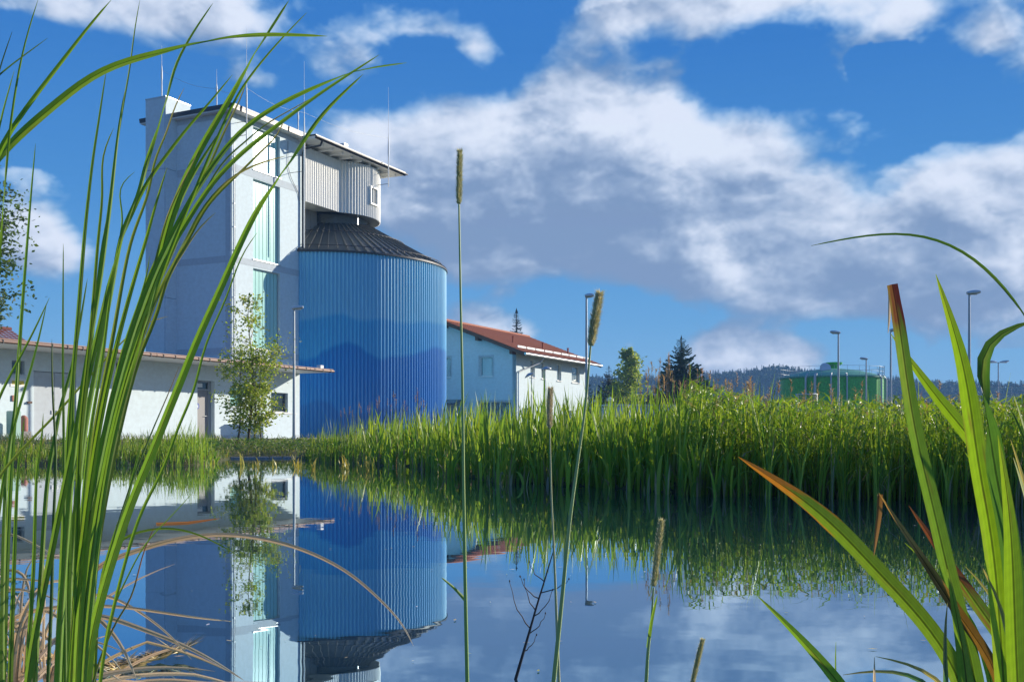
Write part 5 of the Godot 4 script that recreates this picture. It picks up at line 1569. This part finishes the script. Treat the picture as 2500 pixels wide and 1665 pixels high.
# a long leaf: traced line, at a depth that drifts from d0 at its root to d1 at its tip
func long_leaf(rec: Array, d0: float, d1: float) -> MB:
	var src: Array = rec[0]
	var cv := Curve3D.new()
	var P := []
	for q in src: P.append(Vector2(q[0], q[1]))
	var lens := [0.0]
	for k in P.size() - 1: lens.append(lens[-1] + P[k].distance_to(P[k + 1]))
	var total: float = lens[-1]
	var pts3 := []
	for k in P.size():
		var d := lerpf(d0, d1, lens[k] / total)
		var p := px(P[k].x, P[k].y, d)
		p.y = maxf(p.y, -0.04)
		pts3.append(p)
	if pts3[0].y > 0.0 and rec[2] != "hang":
		var foot: Vector3 = pts3[0] - (pts3[1] - pts3[0]).normalized() * 0.05
		foot.y = -0.04
		pts3.push_front(foot)
	for k in pts3.size():
		var tg: Vector3 = (pts3[mini(k + 1, pts3.size() - 1)] - pts3[maxi(k - 1, 0)]) * 0.5
		var li: float = 0.33 * (pts3[k].distance_to(pts3[maxi(k - 1, 0)]))
		var lo: float = 0.33 * (pts3[k].distance_to(pts3[mini(k + 1, pts3.size() - 1)]))
		cv.add_point(pts3[k], -tg.normalized() * li, tg.normalized() * lo)
	cv.bake_interval = 0.01
	var L := cv.get_baked_length()
	var n := clampi(int(L / 0.018), 12, 90)
	var soft := PackedVector3Array()
	for k in n + 1: soft.append(cv.sample_baked(L * k / n))
	for pass_ in (6 if src.size() > 5 else 1):
		var was := soft.duplicate()
		for k in range(1, n): soft[k] = was[k] * 0.5 + (was[k - 1] + was[k + 1]) * 0.25
	var c := look(rec[2])
	var w: float = rec[1] * d0 / PHOTO_F * 0.5 * (1.14 if d0 < 1.2 else 1.0)
	var phase := rng.randf_range(-0.55, 0.55)
	var pts := PackedVector3Array()
	var half := PackedFloat32Array()
	var sides := PackedVector3Array()
	var cols := PackedColorArray()
	var j := rng.randf_range(0.86, 1.12)
	var tints := []
	var spots := FastNoiseLite.new()
	spots.seed = 12; spots.frequency = 0.09
	var seed_ := rng.randf() * 900.0
	var taper := 0.13 if d0 < 1.2 else minf(0.34, L * 0.4)
	for k in n + 1:
		var t := float(k) / n
		var p := soft[k]
		var q := soft[mini(n, k + 1)] - soft[maxi(0, k - 1)]
		var view := (p - Vector3(0, EYE, 0)).normalized()
		var perp := q.normalized().cross(view).normalized()
		if k > 0 and perp.dot(sides[k - 1]) < -0.2 and rec[3].size() == 0: perp = -perp
		var ph := phase + 0.25 * sin(t * 3.0 + phase * 7.0)
		for s in rec[3]: ph += PI * smoothstep(s - 0.09, s + 0.09, t)
		sides.append((perp * cos(ph) + view * sin(ph)).normalized())
		var left := L * (1.0 - t)
		var wid := pow(minf(1.0, left / taper), 0.75) * (1.0 - 0.10 * t) if d0 < 1.2 else minf(1.0, 1.06 * pow(1.0 - t, 0.45))
		if rec[4]: wid = lerpf(0.75, 1.05, sin(PI * t)) * (0.9 if t > 0.97 else 1.0)
		half.append(w * wid + 0.0002)
		pts.append(p)
		var col: Color = c[0].lerp(c[1], smoothstep(0.15, 0.6, t))
		var base_col := col
		var tipped: float = (1.0 - c[3]) * 0.55 * (1.0 + 0.25 * sin(k * 1.7))
		col = col.lerp(c[2], 1.0 - smoothstep(tipped * 0.6, tipped * 1.35, left))
		cols.append(Color(col.r * j, col.g * j, col.b * j))
		# blotches: the tip's colour creeps down in tongues, the margins dry out, small brown spots
		var row := PackedColorArray()
		for s in 9:
			var across := absf(s - 4.0) / 4.0
			var cc: Color = Color(base_col.r * j, base_col.g * j, base_col.b * j)
			var creep := tipped * (1.0 + 0.9 * spots.get_noise_2d(s * 9.0 + seed_, k * 1.3)) + 0.02 * across * across
			cc = cc.lerp(c[2], 1.0 - smoothstep(creep * 0.75, creep * 1.2, left))
			var v := spots.get_noise_2d(k * 2.2 + seed_ * 3.0, s * 7.0 + 40.0)
			cc = cc.lerp(Color(0.22, 0.13, 0.05), smoothstep(0.42, 0.60, v) * 0.75)
			cc = cc.lerp(Color(0.36, 0.36, 0.10), smoothstep(0.2, 0.5, spots.get_noise_2d(k * 0.5 + seed_, 90.0 + s * 2.0)) * 0.35)
			row.append(cc)
		tints.append(row)
	return mb().blade(pts, half, sides, cols, 0.5, 8, tints)

func traced(key: String, called: String, label: String, category: String, d0: float, d1: float, group := "") -> Node3D:
	var base := Vector3.ZERO
	var ms := []
	for rec in TRACED[key]:
		var e := rng.randf_range(-0.06, 0.06)
		var m := long_leaf(rec, d0 + e, d1 + e * 2.0 + rng.randf_range(-0.1, 0.1))
		ms.append([m, rec[2]])
		base += m.v[0]
	base /= ms.size()
	base.y = 0.0
	var t := thing(called, label, category, base, 0.0, group)
	for q in ms:
		var m: MB = q[0]
		for k in m.v.size(): m.v[k] -= base
		part(m, "leaf", mats["straw" if q[1] in ["straw", "orange"] else "blade"], t)
	return t

func smooth_line(P: Array, d0: float, d1: float, n: int) -> Array:
	var cv := Curve3D.new()
	var q := []
	for k in P.size(): q.append(px(P[k][0] * 1.062, P[k][1] * 1.062, lerpf(d0, d1, float(k) / (P.size() - 1))))
	for k in q.size():
		var tg: Vector3 = (q[mini(k + 1, q.size() - 1)] - q[maxi(k - 1, 0)]).normalized()
		cv.add_point(q[k], -tg * q[k].distance_to(q[maxi(k - 1, 0)]) * 0.33, tg * q[k].distance_to(q[mini(k + 1, q.size() - 1)]) * 0.33)
	cv.bake_interval = 0.01
	var out := []
	for k in n + 1: out.append(cv.sample_baked(cv.get_baked_length() * k / n))
	return out

# timothy grass: stem, sheath leaf and a dense cylindrical head of bristles
func timothy(label: String, stem: Array, head: Array, d: float, r_stem: float, r_head: float, leaf: Array, straw: float) -> void:
	var line := smooth_line(stem, d - 0.02, d, 30)
	var foot: Vector3 = line[0]
	var down: Vector3 = (line[0] - line[3]).normalized()
	foot += down * (foot.y + 0.03) / maxf(0.3, -down.y)
	line.push_front(foot)
	var base := Vector3(foot.x, 0, foot.z)
	var t := thing("timothy_grass", label, "grass", base, 0.0, "flowering timothy grass stalks before the pond")
	var rad := []
	var cols := []
	for k in line.size():
		line[k] -= base
		var q := float(k) / line.size()
		rad.append(lerpf(r_stem * 1.5, r_stem * 0.62, q))
		cols.append(Color(0.20, 0.30, 0.05).lerp(Color(0.36, 0.42, 0.12), q).lerp(Color(0.40, 0.36, 0.16), straw))
	part(mb().tube(line, rad, 8, cols), "stem", mats["blade_solid"], t)
	var hl := smooth_line(head, d, d + 0.005, 26)
	var core := []
	var cr := []
	for k in hl.size():
		core.append(hl[k] - base)
		var q := float(k) / (hl.size() - 1)
		cr.append(r_head * 0.66 * (0.35 + 0.65 * sin(PI * clampf(0.12 + q * 0.80, 0, 1)) ** 0.45))
	var hcol := Color(0.46, 0.45, 0.16).lerp(Color(0.58, 0.45, 0.28), straw)
	var hm := part(mb().tube(core, cr, 10, hcol), "flower_head", mats["bristle"], t)
	var br := mb()
	for k in 1500:
		var q := rng.randf()
		var f := q * (core.size() - 1)
		var o: Vector3 = core[int(f)].lerp(core[mini(int(f) + 1, core.size() - 1)], f - int(f))
		var ax: Vector3 = (core[-1] - core[0]).normalized()
		var a := rng.randf() * TAU
		var s0 := ax.cross(Vector3(0, 0, 1)).normalized()
		var out := s0 * cos(a) + s0.cross(ax) * sin(a)
		var rr: float = cr[int(f)]
		var p := o + out * rr * 0.75
		var tip := p + out * r_head * rng.randf_range(0.35, 0.8) + ax * r_head * rng.randf_range(0.3, 0.9)
		var sd := out.cross(ax) * r_head * 0.13
		br.tri(p - sd, p + sd, tip, ax, tint(hcol.lerp(Color(0.80, 0.74, 0.48), rng.randf() * 0.8), 0.25))
		if k % 3 == 0: br.tri(tip - sd * 0.2, tip + sd * 0.2, tip + (out * 0.5 + ax) * r_head * 0.35, out, Color(0.7, 0.66, 0.5))
	tag(part(br, "bristles", mats["bristle"], hm), "", "", "", "stuff")
	if leaf.size():
		var lp := []
		for q in leaf: lp.append([q[0] * 1.062, q[1] * 1.062])
		var m := long_leaf([lp, 9.0, "hang", [], 0], d, d - 0.05)
		for k in m.v.size(): m.v[k] -= base
		part(m, "leaf", mats["blade"], t)

func make_foreground() -> void:
	rng.seed = 700
	var bs := mat("blade_solid", Color.WHITE, 0.5)
	bs.vertex_color_use_as_albedo = true
	var gname := "tall cattails at the near edge of the pond"
	traced("arch", "cattail_clump", "cattail clump whose broad leaf arches far over before the tower's roof", "cattail", 1.45, 1.30, gname)
	traced("centre", "cattail_clump", "densest cattail clump with leaves fanning across the tower's walls", "cattail", 1.75, 1.75, gname)
	traced("upright", "cattail_clump", "cattail clump of straight upright leaves crossing the blue sky", "cattail", 1.95, 2.0, gname)
	traced("side", "cattail_clump", "cattail clump of short thin leaves before the annex gates", "cattail", 2.1, 2.15, gname)
	traced("bend", "cattail_clump", "small cattail with one arching green leaf and one snapped orange leaf", "cattail", 2.15, 2.2, gname)
	traced("thin", "cattail_clump", "loose cattail clump of thinner shorter leaves among the taller ones", "cattail", 1.85, 1.9, gname)
	traced("straw", "dead_cattail", "tangle of dead straw coloured cattail leaves bent over the water", "dead reeds", 2.25, 2.35)
	traced("stalk", "dead_stalk", "long pale dead stalk arching over the silo's reflection", "dead reeds", 2.3, 2.35)
	var gi := "yellow flag iris plants at the near edge"
	traced("iris_near", "iris_plant", "iris with a long leaning leaf browned at its tip", "iris", 1.15, 1.1, gi)
	traced("iris_mid", "iris_plant", "iris with brown withering leaves and one cut off leaf", "iris", 1.05, 1.1, gi)
	traced("iris_tall", "iris_plant", "iris with the tallest broad bright green leaves", "iris", 0.95, 1.0, gi)
	traced("arch_right", "sedge_leaf", "thin dark blade arching over against the clouds", "sedge", 1.3, 1.35)
	# withered flaps hang from two of the leaves
	for q in [["flap1", "withered_leaf", "withered brown leaf tip hanging from a snapped iris leaf", 1.1], ["flap2", "withered_leaf", "dry strip hanging from the cut iris leaf", 1.1], ["flap3", "withered_leaf", "orange dry leaf end snapped sideways over the water", 2.2]]:
		var rec: Array = TRACED[q[0]][0].duplicate()
		var kind: String = rec[2]
		var t := thing(q[1], q[2], "leaf")
		var c := look(kind)
		var m := mb()
		var src: Array = rec[0]
		var pts := PackedVector3Array()
		var half := PackedFloat32Array()
		var sides := PackedVector3Array()
		var cols := PackedColorArray()
		for k in 13:
			var f := k / 12.0 * (src.size() - 1)
			var a: Array = src[int(f)]
			var b: Array = src[mini(int(f) + 1, src.size() - 1)]
			pts.append(px(lerpf(a[0], b[0], f - int(f)), lerpf(a[1], b[1], f - int(f)), q[3]))
			half.append(rec[1] * q[3] / PHOTO_F * 0.5 * (1.0 - pow(k / 12.0, 3)) + 0.0003)
			cols.append(c[1].lerp(c[2], k / 12.0))
		for k in 13:
			var tg := (pts[mini(k + 1, 12)] - pts[maxi(k - 1, 0)]).normalized()
			sides.append(tg.cross(Vector3(0.3, 0, 1)).normalized())
		m.blade(pts, half, sides, cols, 0.6, 4)
		var o := pts[0]
		for k in m.v.size(): m.v[k] -= o
		t.position = o
		part(m, "leaf", mats["straw"], t)
	# timothy stalks
	timothy("tallest timothy stalk, its head against the big cloud", [[1074, 1568], [1070, 1380], [1066, 1150], [1063, 900], [1059, 700], [1055, 470]], [[1055, 468], [1056, 405], [1057, 347]], 1.25, 0.0016, 0.0046, [[1071, 1380], [1045, 1352], [1015, 1328]], 0.0)
	timothy("leaning timothy stalk whose head crosses the house's lamp post", [[1273, 1568], [1290, 1400], [1310, 1200], [1330, 1050], [1345, 940], [1358, 795]], [[1359, 794], [1368, 735], [1379, 674]], 1.15, 0.0017, 0.0062, [], 0.3)
	timothy("straw coloured timothy head before the white house", [[1285, 1568], [1275, 1300], [1268, 1150], [1264, 983]], [[1264, 983], [1264, 935], [1266, 893]], 1.5, 0.0015, 0.0054, [], 0.9)
	timothy("low timothy stalk with a leaf, its head over open water", [[1486, 1568], [1490, 1500], [1497, 1440], [1503, 1350]], [[1503, 1348], [1512, 1270], [1522, 1196]], 1.35, 0.0016, 0.0052, [[1489, 1490], [1498, 1430], [1512, 1368]], 0.2)
	timothy("dark timothy head rising from the bottom of the pond view", [[1570, 1700], [1580, 1640], [1592, 1570]], [[1592, 1572], [1604, 1520], [1616, 1470]], 1.4, 0.0015, 0.0044, [], 0.1)
	# bare twig
	var line := smooth_line([[1180, 1580], [1196, 1525], [1212, 1470], [1235, 1390], [1255, 1325], [1276, 1255]], 2.75, 2.75, 24)
	var base := Vector3(line[0].x - 0.01, 0, line[0].z)
	var tw := thing("bare_twig", "thin bare dark twig with small buds leaning out of the water", "twig", base)
	var rad := []
	for k in line.size():
		line[k] -= base
		rad.append(lerpf(0.005, 0.0012, float(k) / line.size()))
	part(mb().tube(line, rad, 6, Color(0.05, 0.035, 0.03)), "stem", mats["woody"], tw)
	for q in [[10, -0.055, 0.12], [16, 0.075, 0.035], [18, -0.04, 0.05], [12, 0.05, 0.07], [9, 0.045, 0.05], [13, -0.03, 0.08], [6, 0.035, 0.04], [15, -0.05, 0.06]]:
		var o: Vector3 = line[q[0]]
		var e := o + Vector3(q[1], q[2], rng.randf_range(-0.03, 0.03))
		var cu := []
		for s in 7:
			var w := s / 6.0
			cu.append(o.lerp(e, w) + Vector3(q[1] * 0.12, -q[2] * 0.10, 0) * sin(PI * w) + Vector3(0.002 * sin(s * 2.1 + q[0]), 0.002 * sin(s * 3.3), 0))
		var b := part(mb().tube(cu, [0.0017, 0.0015, 0.0013, 0.0012, 0.001, 0.0008, 0.0007], 4, Color(0.06, 0.04, 0.035)), "branch", mats["woody"], tw)
		part(mb().lathe([Vector2(0, -0.002), Vector2(0.0022, 0), Vector2(0.0018, 0.003), Vector2(0, 0.005)], 6, e), "bud", mats["bark"], b)
	# more of the dead leaves, fallen every way over each other
	rng.seed = 733
	var ds := thing("dead_leaf_heap", "heap of fallen pale straw leaves between the green cattail stems", "dead reeds", px(60, PHOTO_Y, 2.4) * Vector3(1, 0, 1))
	for k in 40:
		var a := px(rng.randf_range(-90, 190), 1640, 2.4) * Vector3(1, 0, 1) + Vector3(0, rng.randf_range(-0.02, 0.02), rng.randf_range(-0.25, 0.2))
		var ang := rng.randf_range(-0.9, 1.25)
		var len := rng.randf_range(0.25, 0.6)
		var dirv := Vector3(sin(ang), cos(ang) * 0.75, rng.randf_range(-0.4, 0.4)).normalized()
		var bent := rng.randf() < 0.5
		var pts := PackedVector3Array()
		var half := PackedFloat32Array()
		var sides := PackedVector3Array()
		var cols := PackedColorArray()
		var p := a
		var hw := rng.randf_range(0.003, 0.0065)
		var cc := tint(Color(0.88, 0.68, 0.48), 0.15)
		for s in 15:
			pts.append(p)
			half.append(hw * (1.0 - pow(s / 14.0, 3)) + 0.0003)
			var sdv := dirv.cross(Vector3(0.2, 0.3, 1)).normalized()
			sides.append(sdv)
			cols.append(cc)
			p += dirv * len / 14.0
			dirv = (dirv + Vector3(0.04 * sin(ang), -0.06, 0)).normalized()
			if bent and s == 8: dirv = Vector3(dirv.x + 0.5 * signf(ang), -0.35, dirv.z).normalized()
			if p.y < 0.004: p.y = 0.004
		var m := mb().blade(pts, half, sides, cols, 0.55, 4)
		for s in m.v.size(): m.v[s] -= ds.position
		part(m, "leaf", mats["straw"], ds)
	# flecks of seed and leaf lying on the water
	var fl := mb()
	for k in 420:
		var az := rng.randf_range(-27, 27)
		var r := rng.randf_range(2.6, 20.0)
		if r > shore(deg_to_rad(az)) - 0.6: continue
		var o := Vector3(sin(deg_to_rad(az)) * r, 0.004, -cos(deg_to_rad(az)) * r)
		var s := rng.randf_range(0.003, 0.010)
		var t2 := rng.randf() * TAU
		var e1 := Vector3(cos(t2), 0, sin(t2)) * s * 1.8
		var e2 := Vector3(-sin(t2), 0, cos(t2)) * s * 0.6
		fl.quad(o - e1, o - e2, o + e1, o + e2, Vector3.UP, tint([Color(0.7, 0.68, 0.6), Color(0.4, 0.42, 0.12), Color(0.5, 0.38, 0.2)][k % 3], 0.2))
	stuff(fl, "floating_flecks", mats["woody"], "small seeds and leaf scraps floating on the pond", "debris")
	# floating root
	var f := thing("floating_root", "frayed straw coloured root stump floating on the pond", "root", Vector3(px(355, 1610, 1).x * 2.95, 0, -2.95))
	var path := []
	var rr := []
	for k in 15:
		var q := k / 14.0
		path.append(Vector3(lerpf(-0.08, 0.10, q), lerpf(-0.004, 0.028, q) + 0.004 * sin(k * 1.9), lerpf(0.12, -0.08, q) + 0.006 * sin(k * 2.7)))
		rr.append(lerpf(0.022, 0.004, pow(q, 0.8)) * (1.0 + 0.28 * sin(k * 2.3) * sin(k * 1.1)))
	part(mb().tube(path, rr, 9, Color(0.30, 0.20, 0.07)), "root", mats["woody"], f)
	var fr := mb()
	for k in 520:
		var q := rng.randi_range(0, 13)
		var o: Vector3 = path[q]
		var dir: Vector3 = (path[q + 1] - path[q]).normalized()
		var a := rng.randf() * TAU
		var out := Vector3(cos(a), absf(sin(a)), 0.3 * sin(a)).normalized()
		var p: Vector3 = o + out * rr[q] * 0.9
		var e := p + dir * rng.randf_range(-0.05, 0.07) + out * rng.randf_range(0.0, 0.016) + Vector3(rng.randf_range(-0.01, 0.01), rng.randf_range(-0.004, 0.01), rng.randf_range(-0.01, 0.01))
		var sd := dir.cross(out).normalized() * 0.0022
		fr.tri(p - sd, p + sd, e, out, tint([Color(0.62, 0.46, 0.20), Color(0.42, 0.28, 0.10), Color(0.74, 0.62, 0.40), Color(0.26, 0.17, 0.07)][k % 4], 0.3))
	tag(part(fr, "fibres", mats["woody"], f), "", "", "", "stuff")

func _ready() -> void:
	make_camera_and_light()
	make_materials()
	make_ground()
	make_tower()
	make_silo()
	make_annex()
	make_house()
	make_red_roof_house()
	make_tank()
	make_lamps()
	make_hill()
	make_trees()
	make_reeds()
	make_foreground()
